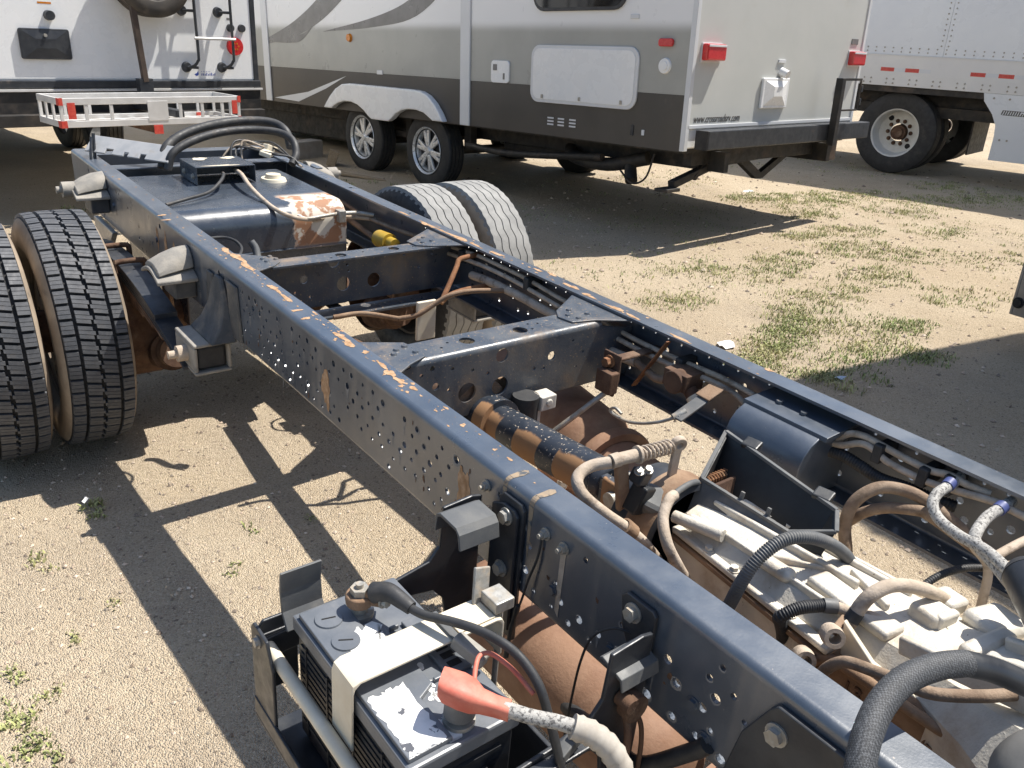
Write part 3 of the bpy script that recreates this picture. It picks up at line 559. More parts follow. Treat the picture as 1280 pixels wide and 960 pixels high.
# loops of black hose over the tank's far end
MB().tube([(-.17,4.05,-.005),(-.14,4.06,.06),(-.05,4.09,.10),(.08,4.13,.125),(.22,4.16,.13),(.34,4.12,.125),(.385,4.05,.10),(.375,3.99,.05),(.34,3.96,.01)], .017, 12).build('hose', K['rubber'], truck)
MB().tube([(-.18,4.09,-.005),(-.15,4.12,.07),(-.06,4.17,.115),(.08,4.21,.145),(.24,4.25,.155),(.36,4.22,.15),(.40,4.15,.12),(.395,4.09,.06)], .02, 12).build('hose', K['rubber'], truck)
for k in range(7):
    rng = random.Random(40+k); a = (.10+rng.uniform(-.06, .06), 4.05+rng.uniform(-.05, .05), .0)
    MB().tube([a, (.16+rng.uniform(-.04, .04), 4.08, .06+rng.uniform(0, .04)), (.27+rng.uniform(-.04, .04), 4.06+rng.uniform(-.05, .05), .075+rng.uniform(-.03, .02)), (.34, 4.02+rng.uniform(-.05, .05), .04), (.37, 3.96+rng.uniform(-.04, .04), .005)], .0045, 8).build('wire', K['rubber' if k % 3 else 'tanhose'], truck)
MB().obox((.30,4.08,.055), (.10,.03,.03), (0, 20, 30)).obox((.25,4.02,.05), (.06,.05,.02), (15, 0, 50)).build('connector', K['cream'], truck, 0, .004)
MB().prism([(-.03,0),(.03,0),(.06,.012),(.075,.03),(.03,.03),(-.03,.028)], (.432, 3.93, -.005), (0,1,0), (1,0,0), -.006).build('side_tab', K['frame'], truck, 0, .002)
# items near the tank's front
MB().tube([(-.195,3.10,-.06),(-.185,3.08,-.09),(-.2,3.02,-.16),(-.2,3.0,-.2)], .013, 12).build('pipe_stub', K['greyplastic'], truck)
MB().cyl((-.2,3.005,-.2), (-.2,2.985,-.235), .019, n=16).build('pipe_end', K['cream'], truck, 40)
MB().tube([(-.36,3.08,-.03),(-.30,3.08,-.03),(-.27,3.05,-.035),(-.265,3.0,-.05),(-.3,2.95,-.07)], .005, 8).build('wire', K['rubber'], truck)
MB().cyl((.31,3.04,-.1), (.31,3.12,-.105), .032, n=24).cyl((.31,3.0,-.1), (.31,3.04,-.1), .022, n=20).build('valve', mat('yellow_plastic', (.5, .33, .03), (.4, .25, .03), 10, .5, .2, dust=(.3, .22, .13), dt=(.5, .8)), truck, 40)
MB().tube([(.30,3.02,-.12),(.22,3.08,-.15),(.2,3.15,-.22),(.24,3.18,-.3)], .005, 8).tube([(.33,3.0,-.1),(.37,2.9,-.08),(.39,2.8,-.07)], .005, 8).build('wire', K['rubber'], truck)
MB().tube([(.39,3.62,-.07),(.385,3.4,-.085),(.38,3.2,-.08),(.385,3.0,-.07),(.385,2.83,-.052)], .008, 10).tube([(.38,3.5,-.13),(.37,3.2,-.15),(.36,3.0,-.13),(.36,2.85,-.12)], .012, 10).build('pipe_run', K['brownhose'], truck)

# ---- lines on the far rail
linA = [(.385,2.828,-.052),(.385,2.692,-.042),(.385,2.575,-.034),(.385,2.463,-.034),(.385,2.317,-.036),(.385,2.159,-.048),(.385,1.974,-.056),(.385,1.819,-.064),(.385,1.674,-.062),(.385,1.543,-.056),(.385,1.431,-.061),(.395,1.36,-.07)]
linB = [(.37,2.845,-.076),(.37,2.693,-.063),(.37,2.551,-.054),(.37,2.441,-.052),(.37,2.315,-.056),(.37,2.158,-.066),(.37,1.962,-.074),(.37,1.802,-.08),(.37,1.658,-.078),(.37,1.568,-.07),(.372,1.48,-.075),(.385,1.42,-.11)]
for p in (linA, linB): MB().tube(p, .0072, 10).build('brake_line', K['tanhose'], truck)
MB().tube([(.375,2.60,-.105),(.37,2.493,-.095),(.37,2.35,-.093),(.37,2.209,-.098),(.37,2.1,-.10),(.36,1.973,-.113),(.35,1.885,-.112),(.35,1.79,-.106)], .0145, 12).build('conduit', K['tanhose'], truck)
MB().tube([(.35,1.80,-.105),(.35,1.75,-.115),(.345,1.71,-.12),(.35,1.68,-.112),(.37,1.66,-.10)], .011, 10).build('elbow_pipe', K['brownhose'], truck)
for y, z in ((2.30,-.045),(1.66,-.07),(2.66,-.055)): MB().bx(.362, .423, y-.012, y+.012, z-.02, z+.022).build('line_clamp', K['rubber'], truck, 0, .004)
MB().bar((.355,1.697,-.012), (.335,1.774,-.165), .004, .02, (1,0,0)).build('strap', K['rust'], truck, 0, .001)
MB().tube([(.41,2.60,-.033),(.34,2.585,-.033),(.305,2.58,-.037),(.285,2.565,-.055),(.25,2.54,-.085),(.19,2.50,-.135)], .0085, 10).build('support_rod', K['rust'], truck)
MB().tube([(.41,2.49,-.105),(.34,2.505,-.112),(.27,2.51,-.118),(.21,2.495,-.122),(.18,2.49,-.14)], .0085, 10).build('support_rod', K['rust'], truck)
MB().bx(.10, .17, 2.50, 2.512, -.26, -.13).build('tan_bracket', K['cream'], truck, 0, .003)
MB().tube([(.05,2.53,-.185),(.1,2.50,-.17),(.16,2.48,-.13),(.2,2.46,-.105),(.26,2.44,-.095),(.36,2.40,-.095)], .008, 10).tube([(-.12,2.64,-.19),(-.03,2.62,-.185),(.05,2.53,-.185)], .008, 10).build('hose', K['cast'], truck)
# valve block
b = MB().cyl((.37,1.62,-.085),(.30,1.62,-.085), .03, n=20).bx(.31, .38, 1.585, 1.66, -.105, -.06).cyl((.335,1.59,-.10),(.335,1.55,-.13), .018, n=16)
b.build('valve', K['rustd'], truck, 40, .002); MB().cyl((.335,1.575,-.112),(.335,1.562,-.122), .019, n=16).build('fitting', K['cream'], truck, 40)
# hanging bracket, rod, clevis cable
MB().prism([(-.03,0),(.03,0),(.032,-.07),(.02,-.12),(-.02,-.12),(-.032,-.07)], (.235, 1.775, -.05), (0,1,0), (0,0,1), .008).bx(.243, .42, 1.76, 1.79, -.075, -.067).build('hanging_bracket', K['rustd'], truck, 0, .003)
MB().hexb((.235, 1.778, -.075), (-1,0,0), .013, .02).build('bolt', K['rust'], truck, 30)
MB().bx(.2, .232, 1.735, 1.79, -.15, -.09).build('lever_block', K['rustd'], truck, 0, .004)
MB().tube([(.225,1.751,-.138),(.10,1.823,-.271),(.04,1.86,-.33)], .0075, 10).build('link_rod', K['zinc'], truck)
MB().bar((.21,1.518,-.118),(.34,1.51,-.064), .035, .006).build('clevis', K['greyplastic'], truck, 0, .002); MB().bar((.29,1.514,-.079),(.34,1.51,-.058), .045, .006).build('clevis_pad', K['cast'], truck, 0, .002)
MB().tube([(.22,1.515,-.112),(.2,1.567,-.148),(.2,1.642,-.183),(.2,1.699,-.190),(.2,1.722,-.184),(.2,1.705,-.170),(.2,1.681,-.176)], .0042, 8).cyl((.24,1.515,-.105),(.212,1.528,-.12), .009, n=12).build('clevis_cable', K['zinc'], truck)
# curved guard on the far rail
G = [0,0,0,0,0,(.33,-.042),(.296,-.044),(.27,-.056),(.252,-.076),(.243,-.10),(.242,-.13),(.25,-.16),(.268,-.185),(.30,-.2),(.422,-.2)]
MB().prism(G[5:]+[(.422,-.045)], (0, 1.20, 0), (1,0,0), (0,0,1), -.20).build('curved_guard', K['frame'], truck, 35, .002)
MB().prism([(.422,-.03),(.30,-.036),(.298,-.047),(.306,-.049),(.422,-.038)], (0, 1.185, 0), (1,0,0), (0,0,1), -.22).build('guard_lip', K['frame'], truck, 0, .001)
for y in (1.345, 1.28): MB().cyl((.35, y, -.033), (.35, y, -.027), .008, n=10).build('rivet', K['cross'], truck, 40)
# lines near the front of the far rail
MB().tube([(.37,1.208,-.08),(.37,1.18,-.042),(.37,1.15,-.03),(.37,1.118,-.03),(.37,1.071,-.034),(.37,1.027,-.036),(.37,.993,-.036),(.37,.957,-.028),(.37,.92,-.03),(.38,.88,-.032)], .0078, 10).build('brake_line', K['tanhose'], truck)
MB().tube([(.37,1.25,-.085),(.36,1.185,-.068),(.36,1.145,-.045),(.36,1.118,-.042),(.36,1.077,-.055),(.36,1.022,-.058),(.36,.973,-.055),(.36,.917,-.044),(.36,.875,-.036),(.36,.845,-.034),(.36,.7,-.04)], .0075, 10).build('brake_line', K['tanhose'], truck)
for y, z in ((1.10,-.045),(1.0,-.05),(.95,-.042)): MB().bx(.35, .423, y-.01, y+.01, z-.022, z+.02).build('line_clamp', K['rubber'], truck, 0, .003)
def corr(pts, r, step, mt, name='corrugated_conduit', sub=10):
    P = smooth_path(pts, sub); L_ = sum((P[i+1]-P[i]).length for i in range(len(P)-1)); n = int(L_/step*4)
    Q = [Vector(P[0])]; seg = 0; acc = 0; d = L_/n
    for k in range(1, n+1):
        t = k*d
        while seg < len(P)-2 and acc+(P[seg+1]-P[seg]).length < t: acc += (P[seg+1]-P[seg]).length; seg += 1
        l = (P[seg+1]-P[seg]).length; Q.append(P[seg].lerp(P[seg+1], min(1, (t-acc)/l)))
    m_ = MB(); m_.tube(Q, r, 14, 1); V = m_.v; N_ = len(Q)
    for i in range(N_):
        k = (1, 1, .86, .86)[i % 4]
        for j in range(14): V[i*14+j] = tuple(Q[i]+(Vector(V[i*14+j])-Q[i])*k)
    return m_.build(name, K[mt], truck, 60)
_sp = smooth_path
def smooth_path(pts, sub=6): return [Vector(p) for p in pts] if sub == 1 else _sp(pts, sub)
corr([(.37,1.26,-.095),(.36,1.219,-.094),(.36,1.171,-.088),(.36,1.131,-.092),(.36,1.082,-.098),(.36,1.023,-.09),(.365,.98,-.09),(.38,.93,-.09)], .0135, .006, 'rubber')
MB().tube([(.2,1.03,-.23),(.2,1.035,-.193),(.21,1.055,-.153),(.22,1.06,-.112),(.24,1.051,-.081),(.27,1.03,-.063),(.3,.988,-.063),(.32,.944,-.08),(.33,.894,-.101),(.34,.82,-.13)], .0125, 12).build('air_hose', K['brownhose'], truck)
MB().tube([(.25,1.07,-.16),(.255,1.045,-.125),(.27,1.01,-.10),(.29,.967,-.088),(.3,.947,-.09),(.32,.894,-.112),(.33,.847,-.128),(.33,.75,-.15)], .0115, 12).build('air_hose', K['brownhose'], truck)
K['braidw'] = mat('scuffed_sleeve', (.36, .345, .32), (.46, .445, .41), 60, .75, .2, bump=.3, bsc=500, dust=(.12, .115, .11), dt=(.48, .62), dsc=210)
MB().tube([(.39,.945,-.03),(.35,.942,-.034),(.3,.943,-.04),(.27,.933,-.051),(.25,.906,-.061),(.22,.856,-.055),(.2,.807,-.045),(.17,.761,-.04),(.12,.69,-.04)], .0105, 12).build('sleeved_hose', K['braidw'], truck)
MB().tube([(.39,.845,-.032),(.35,.845,-.032),(.3,.848,-.038),(.24,.838,-.042),(.215,.825,-.05),(.18,.77,-.055),(.13,.70,-.06)], .0105, 12).build('sleeved_hose', K['braidw'], truck)
bl = mat('blue_fitting', (.06, .08, .22), None, 20, .5)
for p, q in (((.352,.944,-.031),(.335,.943,-.035)), ((.352,.845,-.03),(.336,.846,-.034))): MB().cyl(p, q, .0125, n=14).build('hose_ferrule', bl, truck, 40)
MB().tube([(.22,.83,-.06),(.24,.80,-.10),(.245,.79,-.18),(.25,.78,-.3)], .008, 10).tube([(.39,.76,-.04),(.3,.78,-.05),(.2,.79,-.055)], .008, 10).tube([(.39,.72,-.05),(.3,.74,-.06),(.2,.77,-.06)], .008, 10).build('air_hose', K['tanhose'], truck)
corr([(.12,.86,-.14),(.17,.85,-.12),(.22,.83,-.11),(.27,.80,-.11)], .007, .005, 'rubber')

# ---- driveline
b = MB().cyl((-.079,1.925,-.205), (-.079,1.86,-.2), .052, n=32).cyl((-.079,1.86,-.2), (-.079,1.82,-.197), .062, n=32).cyl((-.079,1.82,-.197), (-.079,1.455,-.165), .0475, n=40)
def shaft_mask(N, L, tc, tex, rng, mix, col, rg):   # paint worn away in bands
    sp = N.new('ShaderNodeSeparateXYZ'); L.new(tc.outputs['Object'], sp.inputs[0])
    w = N.new('ShaderNodeTexWave'); w.bands_direction = 'Y'; w.inputs['Scale'].default_value = 2.1; w.inputs['Distortion'].default_value = 1.2; w.inputs['Phase Offset'].default_value = 2.0; L.new(tc.outputs['Object'], w.inputs['Vector'])
    q = N.new('ShaderNodeMath'); q.operation = 'MULTIPLY_ADD'; L.new(tex(25, 5, 3), q.inputs[0]); q.inputs[1].default_value = .03; L.new(sp.outputs['X'], q.inputs[2])
    f = N.new('ShaderNodeMath'); f.operation = 'MULTIPLY'; L.new(rng(q.outputs[0], -.088, -.096), f.inputs[0]); L.new(rng(w.outputs['Fac'], .35, .42), f.inputs[1])
    return mix(f.outputs[0], col, (.33, .18, .085)), mix(f.outputs[0], rg, .85, 'FLOAT')
K['shaft'] = mat('shaft_paint', (.02, .026, .036), (.035, .04, .05), 20, .4, .2, bump=.05, bsc=200, speck=(.5, .42, .33), st=.62, ssc=110, mask=shaft_mask)
sh = b.build('driveshaft', K['shaft'], truck, 40); sh['label'] = 'black front driveshaft with worn orange bands'
MB().lathe([(.05,0),(.085,.0),(.09,.012),(.088,.025),(.06,.03)], (-.079,1.93,-.206), (0,-1,0), 32).build('centre_bearing', K['cast'], truck, 40)
MB().prism([(-.10,-.0),(-.09,-.12),(-.06,-.17),(.06,-.17),(.09,-.12),(.10,0)], (-.079, 1.925, -.13), (1,0,0), (0,0,1), -.03).build('bearing_carrier', K['cast'], truck, 0, .006)
MB().bx(-.215, -.165, 1.89, 1.93, -.24, -.175).build('bearing_bracket', K['zinc'], truck, 0, .008)
MB().cyl((.03,1.86,-.16),(.03,1.86,-.25), .035, n=20).build('damper', K['rubber'], truck, 40)
MB().bx(.055, .105, 1.825, 1.87, -.2, -.16).bx(.05, .065, 1.835, 1.865, -.26, -.2).cyl((.08,1.82,-.178),(.08,1.826,-.178), .01, n=12).build('white_bracket', mat('pale_bracket', (.6, .57, .5), (.5, .46, .4), 20, .6), truck, 0, .004)
# universal joint yoke
MB().cyl((-.079,1.455,-.165),(-.079,1.43,-.163), .05, .04, 32).bx(-.115, -.09, 1.385, 1.435, -.2, -.13).bx(-.066, -.043, 1.385, 1.435, -.2, -.13).build('yoke', K['shaft'], truck, 30, .005)
MB().cyl((-.125,1.39,-.165),(-.033,1.39,-.165), .017, n=18).cyl((-.079,1.39,-.21),(-.079,1.39,-.12), .017, n=18).build('joint_cross', K['zinc'], truck, 40)
# parking brake drum and transmission
MB().lathe([(0,.10),(.045,.10),(.05,.075),(.085,.07),(.108,.055),(.112,.0),(.112,-.05),(.10,-.055)], (-.05,1.30,-.19), (0,1,0), 48).build('parking_brake_drum', K['black'], truck, 35)
MB().lathe([(.113,.012),(.116,.0),(.116,-.045),(.113,-.05)], (-.05,1.30,-.19), (0,1,0), 48).build('drum_band', K['cast'], truck, 35)
def section(cx, w, top, bot, ch):
    return [(cx-w, top-ch),(cx-w+ch*.8, top),(cx-w*.2, top+.012),(cx+w*.3, top+.012),(cx+w-ch, top-.005),(cx+w, top-ch*1.4),(cx+w, bot+ch),(cx+w-ch, bot),(cx-w+ch, bot),(cx-w, bot+ch)]
tr = MB(); S = [(1.255,-.012,.065,-.145,-.33,.035),(1.235,-.008,.085,-.125,-.36,.03),(1.12,-.01,.098,-.118,-.38,.03),(.98,-.013,.11,-.115,-.40,.03),(.86,-.005,.108,-.112,-.42,.03),(.74,-.002,.118,-.105,-.44,.035),(.64,-.02,.15,-.08,-.46,.05),(.5,-.04,.23,-.03,-.48,.09),(.2,-.05,.26,0.0,-.5,.1)]
for y, cx, w, t_, bo, ch in S: tr.v += [(x, y, z) for x, z in section(cx, w, t_, bo, ch)]
tr.f = [(i*10+k, i*10+(k+1)%10, (i+1)*10+(k+1)%10, (i+1)*10+k) for i in range(len(S)-1) for k in range(10)]+[tuple(range(10)), tuple(range(89, 79, -1))]
trans = tr.build('transmission', K['alu'], truck, 30, .006); trans['label'] = 'long dusty aluminium gearbox casing between the rails'
def tpart(name, m_, b, mt='alu', sm=30): return m_.build(name, K[mt], trans, sm, b)
tpart('flange', MB().bar((-.094,1.235,-.150),(-.142,.86,-.146), .022, .013), .004); tpart('flange', MB().bar((-.094,1.235,-.168),(-.142,.86,-.166), .018, .012), .003, 'cast')
for k in range(6):
    t_ = k/5; p = Vector((-.097,1.21,-.143)).lerp(Vector((-.140,.88,-.139)), t_)
    if k in (1, 2, 4): tpart('flange_bolt', MB().hexb(p, (0,0,1), .008, .009), 0, 'alu')
tpart('rib', MB().bar((-.02,1.21,-.106),(-.02,.90,-.096), .012, .02), .004)
tpart('rib', MB().bar((.045,1.19,-.116),(.05,.84,-.108), .012, .022), .004)
tpart('rib', MB().bar((-.09,1.215,-.118),(-.085,1.13,-.112), .022, .024), .008)
tpart('rib', MB().cyl((-.105,1.235,-.12),(-.09,1.13,-.108), .012, n=14), .0)
tpart('rib', MB().bar((-.085,1.05,-.108),(-.09,.98,-.104), .03, .022), .009)
tpart('rib', MB().bar((-.07,1.04,-.106),(-.01,.94,-.100), .008, .014), .003)
tpart('rib', MB().bar((-.05,.96,-.104),(-.075,.80,-.10), .05, .018), .006)
tpart('rib', MB().bar((.01,.93,-.101),(-.03,.84,-.098), .01, .02), .003)
tpart('boss', MB().obox((.012,.79,-.092), (.058,.05,.034), (0, 4, -8)), .008); tpart('boss', MB().obox((.078,.795,-.098), (.055,.048,.03), (0, 8, -8)), .008)
tpart('boss', MB().obox((.014,.768,-.092), (.05,.016,.036), (0, 4, -8)), .005); tpart('boss', MB().obox((.09,.72,-.095), (.09,.07,.03), (0, 6, -12)), .012)
tpart('boss', MB().obox((.01,.70,-.088), (.11,.03,.03), (0, 0, -10)), .008)
tpart('rib', MB().bar((-.10,.78,-.09),(-.13,.55,-.03), .015, .03), .004); tpart('rib', MB().bar((.02,.68,-.075),(.02,.5,-.02), .014, .03), .004); tpart('rib', MB().bar((.1,.66,-.08),(.12,.5,-.03), .014, .03), .004); tpart('rib', MB().bar((-.04,.68,-.075),(-.05,.5,-.02), .02, .03), .004)
for k in range(9):   # cast webs and bosses that break up the top of the case
    rng = random.Random(60+k); y = 1.17-.045*k; x = rng.uniform(-.05, .05)
    if k % 2: tpart('rib', MB().bar((x-.02,y,-.109),(x+.03,y-.01,-.108), .007, .012), .002)
    else: tpart('boss', MB().cyl((x,y,-.112),(x,y,-.100), .009, .007, 14), 0)
tpart('rib', MB().bar((-.075,1.2,-.115),(-.095,.88,-.108), .009, .016), .003); tpart('rib', MB().bar((.07,1.18,-.128),(.08,.86,-.12), .01, .02), .003)
# cast side cover with the number 13
sc = MB().prism([(.90,-.32),(.885,-.19),(.86,-.155),(.80,-.142),(.60,-.135),(.56,-.15),(.56,-.40),(.9,-.40)], (-.142, 0, 0), (0,1,0), (0,0,1), .05)
tpart('side_cover', sc, .012, 'cast')
tpart('rib', MB().tube([(-.144,.893,-.30),(-.145,.886,-.20),(-.146,.865,-.165),(-.147,.82,-.152),(-.147,.60,-.146)], .009, 10), 0, 'cast', 60)
cu = bpy.data.curves.new('casting_number', 'FONT'); cu.body = '13'; cu.size = .036; cu.extrude = .0015
to = bpy.data.objects.new('tmp', cu); COL.objects.link(to)
def text_mesh(name, body, size, m_, parent, matrix, extrude=.0006, shear=0, sx=1):
    c = bpy.data.curves.new(name, 'FONT'); c.body = body; c.size = size; c.extrude = extrude; c.shear = shear
    o = bpy.data.objects.new(name, c); COL.objects.link(o); dg = bpy.context.evaluated_depsgraph_get(); me = bpy.data.meshes.new_from_object(o.evaluated_get(dg))
    bpy.data.objects.remove(o); me.materials.clear(); me.materials.append(m_); me.transform(matrix@Matrix.Diagonal((sx,1,1,1))); o = bpy.data.objects.new(name, me); COL.objects.link(o); o.parent = parent; return o
bpy.data.objects.remove(to)
text_mesh('cast_number', '13', .036, K['rustd'], trans, Matrix(((0,0,-1,-.1432),(-1,0,0,.828),(0,1,0,-.200),(0,0,0,1))), .0015)
for y, z in ((.68,-.19),(.66,-.35),(.88,-.36)): tpart('cover_bolt', MB().hexb((-.143, y, z), (-1,0,0), .010, .01), 0, 'cast')
for p in ((-.158,.858,-.105),(-.172,.885,-.165)):
    tpart('eye_fitting', MB().lathe([(.0095,-.014),(.0165,-.014),(.018,0),(.0165,.014),(.0095,.014)], p, (-.55,-.6,.3), 20, closed=True), 0, 'tanhose', 40)
tpart('eye_stem', MB().bar((-.150,.862,-.105),(-.108,.868,-.10), .012, .012), .003, 'cast')
tpart('mount_arm', MB().prism([(.86,-.02),(.80,-.06),(.72,-.07),(.70,-.10),(.85,-.08)], (-.13,0,-.07), (0,1,0), (0,0,1), .01), .002, 'cream')
# hoses over the gearbox
MB().tube([(-.10,1.26,-.24),(-.164,1.247,-.17),(-.203,1.259,-.13),(-.251,1.272,-.09),(-.292,1.295,-.05),(-.297,1.315,-.03),(-.281,1.328,-.02),(-.252,1.328,-.012),(-.222,1.31,-.004)], .0115, 12).build('brake_cable', K['tanhose'], truck)
MB().lathe([(.0125,-.016),(.0165,-.014),(.0165,.014),(.0125,.016)], (-.205,1.258,-.128), (.5,-.14,-.5), 20, closed=True).build('cable_clip', K['cast'], truck, 40)
b = MB().cyl((-.222,1.31,-.003),(-.205,1.307,-.001), .014, n=16).cyl((-.205,1.307,-.001),(-.165,1.30,.0), .0125, n=16).cyl((-.165,1.30,.0),(-.16,1.299,.0), .018, n=16).cyl((-.16,1.299,0),(-.075,1.291,0), .005, n=12)
b.build('cable_end', K['tanhose'], truck, 40)
hx = [(-.158+.078*t/96*1.0, 1.2992-.008*t/96+.0135*math.cos(t/96*2*math.pi*8), .0135*math.sin(t/96*2*math.pi*8)) for t in range(97)]
MB().tube(hx, .0022, 6, 1).build('return_spring', K['tanhose'], truck)
MB().lathe([(.007,-.007),(.016,-.007),(.018,0),(.016,.007),(.007,.007)], (-.061,1.29,0.0), (.3,1,.2), 18, closed=True).bar((-.061,1.291,-.012),(-.05,1.302,-.115), .022, .008, (0,1,0)).build('brake_lever', K['tanhose'], truck, 40, .001)
MB().bar((-.20,1.305,-.01),(-.17,1.31,-.12), .03, .012, (0,1,0)).build('cable_bracket', K['cast'], truck, 0, .003)
MB().obox((-.155,1.292,-.045), (.035,.03,.03), (10, 20, 10)).obox((-.150,1.292,-.095), (.04,.035,.06), (10, 20, 10)).build('switch', K['plastic'], truck, 0, .004)
for p in ((-.17,1.285,-.028),(-.15,1.28,-.028)): MB().hexb(p, (-.2,-.4,1), .007, .009).build('bolt', K['zinc'], truck, 30)
MB().obox((-.118,1.285,-.112), (.06,.05,.05), (20, -25, 30)).build('bracket', K['greyplastic'], truck, 0, .012)
MB().tube([(-.02,1.27,-.1),(-.025,1.255,-.08),(-.06,1.245,-.066),(-.104,1.234,-.06),(-.135,1.224,-.058)], .006, 10).build('vent_hose', K['greyplastic'], truck)
MB().tube([(-.130,1.225,-.058),(-.15,1.22,-.06),(-.18,1.203,-.08),(-.197,1.17,-.11),(-.172,1.155,-.16),(-.141,1.158,-.2)], .0105, 12).build('vent_hose', K['tanhose'], truck)
MB().tube([(.0+.0012*t+.0, 1.26+.009*math.cos(t*.9), -.09+.009*math.sin(t*.9)) for t in range(60)], .0025, 6, 1).build('rusty_spring', K['rust'], truck)
MB().prism([(0,0),(.07,.0),(.09,-.05),(.05,-.1),(0,-.08)], (.0, 1.24, -.085), (1,0,0), (0,.35,1), .01).build('rusty_bracket', K['rustd'], truck, 0, .002)
corr([(-.15,1.055,-.24),(-.164,1.046,-.2),(-.174,1.032,-.15),(-.174,1.021,-.1),(-.152,1.015,-.06),(-.107,1.004,-.033),(-.061,.985,-.033),(-.005,.967,-.06),(.05,.96,-.105),(.085,.965,-.15)], .0118, .0048, 'greyplastic')
corr([(-.105,.96,-.24),(-.118,.955,-.2),(-.151,.948,-.15),(-.172,.941,-.122),(-.148,.926,-.104),(-.11,.905,-.1)], .011, .004, 'rubber')
MB().cyl((-.112,.906,-.1),(-.095,.892,-.1), .0125, n=14).build('tape_wrap', K['greyplastic'], truck, 40)
MB().tube([(-.097,.893,-.1),(-.088,.87,-.1),(-.067,.843,-.10),(-.049,.808,-.108),(-.036,.776,-.13),(-.03,.74,-.15)], .0095, 12).build('coolant_hose', K['tanhose'], truck)
MB().tube([(-.112,.862,-.108),(-.107,.857,-.096),(-.096,.855,-.07),(-.081,.849,-.05),(-.047,.837,-.04),(0,.814,-.05),(.05,.80,-.078),(.083,.794,-.1)], .0115, 12).build('coolant_hose', K['tanhose'], truck)
MB().cyl((-.108,.858,-.098),(-.101,.856,-.082), .0125, n=14).build('hose_clamp', K['black'], truck, 40)
MB().tube([(-.19,.85,-.2),(-.2,.841,-.16),(-.21,.828,-.12),(-.209,.807,-.092),(-.211,.768,-.075),(-.215,.72,-.058),(-.208,.683,-.05),(-.166,.641,-.042),(-.122,.614,-.04),(-.05,.57,-.04)], .009, 12).build('coolant_pipe', K['brownhose'], truck)
def braid_mask(N, L, tc, tex, rng, mix, col, rg):
    w = N.new('ShaderNodeTexChecker'); w.inputs['Scale'].default_value = 420; w.inputs[1].default_value = (.028,.03,.034,1); w.inputs[2].default_value = (.125,.13,.138,1); L.new(tc.outputs['Object'], w.inputs['Vector'])
    f = rng(tex(300, 2, 2), .3, .7, .25, .95); return mix(f, col, w.outputs['Color']), rg
K['braid'] = mat('braided_sleeve', (.03, .032, .035), None, 30, .6, .1, bump=.25, bsc=900, mask=braid_mask)
MB().tube([(-.57,.60,-.06),(-.54,.62,-.02),(-.505,.638,.025),(-.469,.656,.05),(-.423,.669,.063),(-.369,.672,.07),(-.312,.663,.068),(-.262,.648,.06)], .0165, 18).build('braided_hose', K['braid'], truck, 60)
MB().tube([(-.262,.648,.06),(-.226,.625,.048),(-.19,.595,.03),(-.13,.55,.0)], .0160, 18).build('hose_end', K['black'], truck, 60)
MB().cyl((.02,.64,.0),(.085,.705,.012), .035, n=28).cyl((.085,.705,.012),(.097,.716,.014), .035, .026, n=28).bx(.03, .05, .63, .66, -.12, -.025).build('air_canister', K['black'], truck, 40)
K['dullgrey'] = mat('dusty_grey_cover', (.13, .13, .125), (.18, .175, .165), 5, .8, .1, bump=.05, bsc=100)
MB().lathe([(0,.10),(.045,.095),(.075,.075),(.09,.04),(.095,-.1)], (-.285,.475,-.02), (-.2,.55,.8), 36).build('intake_elbow', K['dullgrey'], truck, 60)
# exhaust under the frame
MA, MD = (.35,2.35,-.38), (-.13,-.85,-.02)
b = MB().lathe([(0,0),(.05,0),(.10,.015),(.125,.03),(.135,.05),(.135,.52),(.125,.54),(.11,.56),(.105,.60),(.105,.86),(.095,.88),(.06,.90),(.05,.95),(.05,1.5)], MA, MD, 44); b.lathe([(.137,.20),(.141,.205),(.141,.22),(.137,.225)], MA, MD, 44)
b.lathe([(.107,.60),(.128,.60),(.132,.61),(.132,.63),(.128,.64),(.107,.64)], MA, MD, 44)
b.build('muffler', K['exhaust'], truck, 40)
MB().lathe([(.07,-.05),(.09,-.045),(.095,0),(.09,.045),(.07,.05)], (.06,1.70,-.36), (.2,-1,.1), 32, closed=True).cyl((.06,1.76,-.36),(.05,1.60,-.34), .06, n=28).build('exhaust_flange', K['rust'], truck, 40)
for k in range(5): MB().hexb((.06+.085*math.cos(k*1.25), 1.655, -.355+.085*math.sin(k*1.25)), (-.2,-1,.2), .011, .014).build('bolt', K['tanhose'], truck, 30)
at = MB().lathe([(0,-.28),(.05,-.275),(.085,-.255),(.102,-.22),(.105,-.19),(.105,.24),(.102,.27),(.085,.30),(.05,.315),(0,.32)], (-.335,1.22,-.40), (0,1,0), 44)
at.build('air_tank', K['exhaust'], truck, 50)['label'] = 'rust brown cylinder slung below the near rail'
ft = MB()
for k in range(26): ft.cyl((-.33,.68+k*.0085,-.40), (-.33,.684+k*.0085,-.40), .092, n=36)
ft.cyl((-.33,.675,-.40),(-.33,.905,-.40), .084, n=36); ft.build('finned_filter', K['exhaust'], truck, 40)
MB().tube([(-.42,1.15,-.36),(-.45,1.02,-.30),(-.46,.95,-.28),(-.44,.88,-.20),(-.435,.86,-.17)], .013, 12).build('air_hose', K['rubber'], truck)
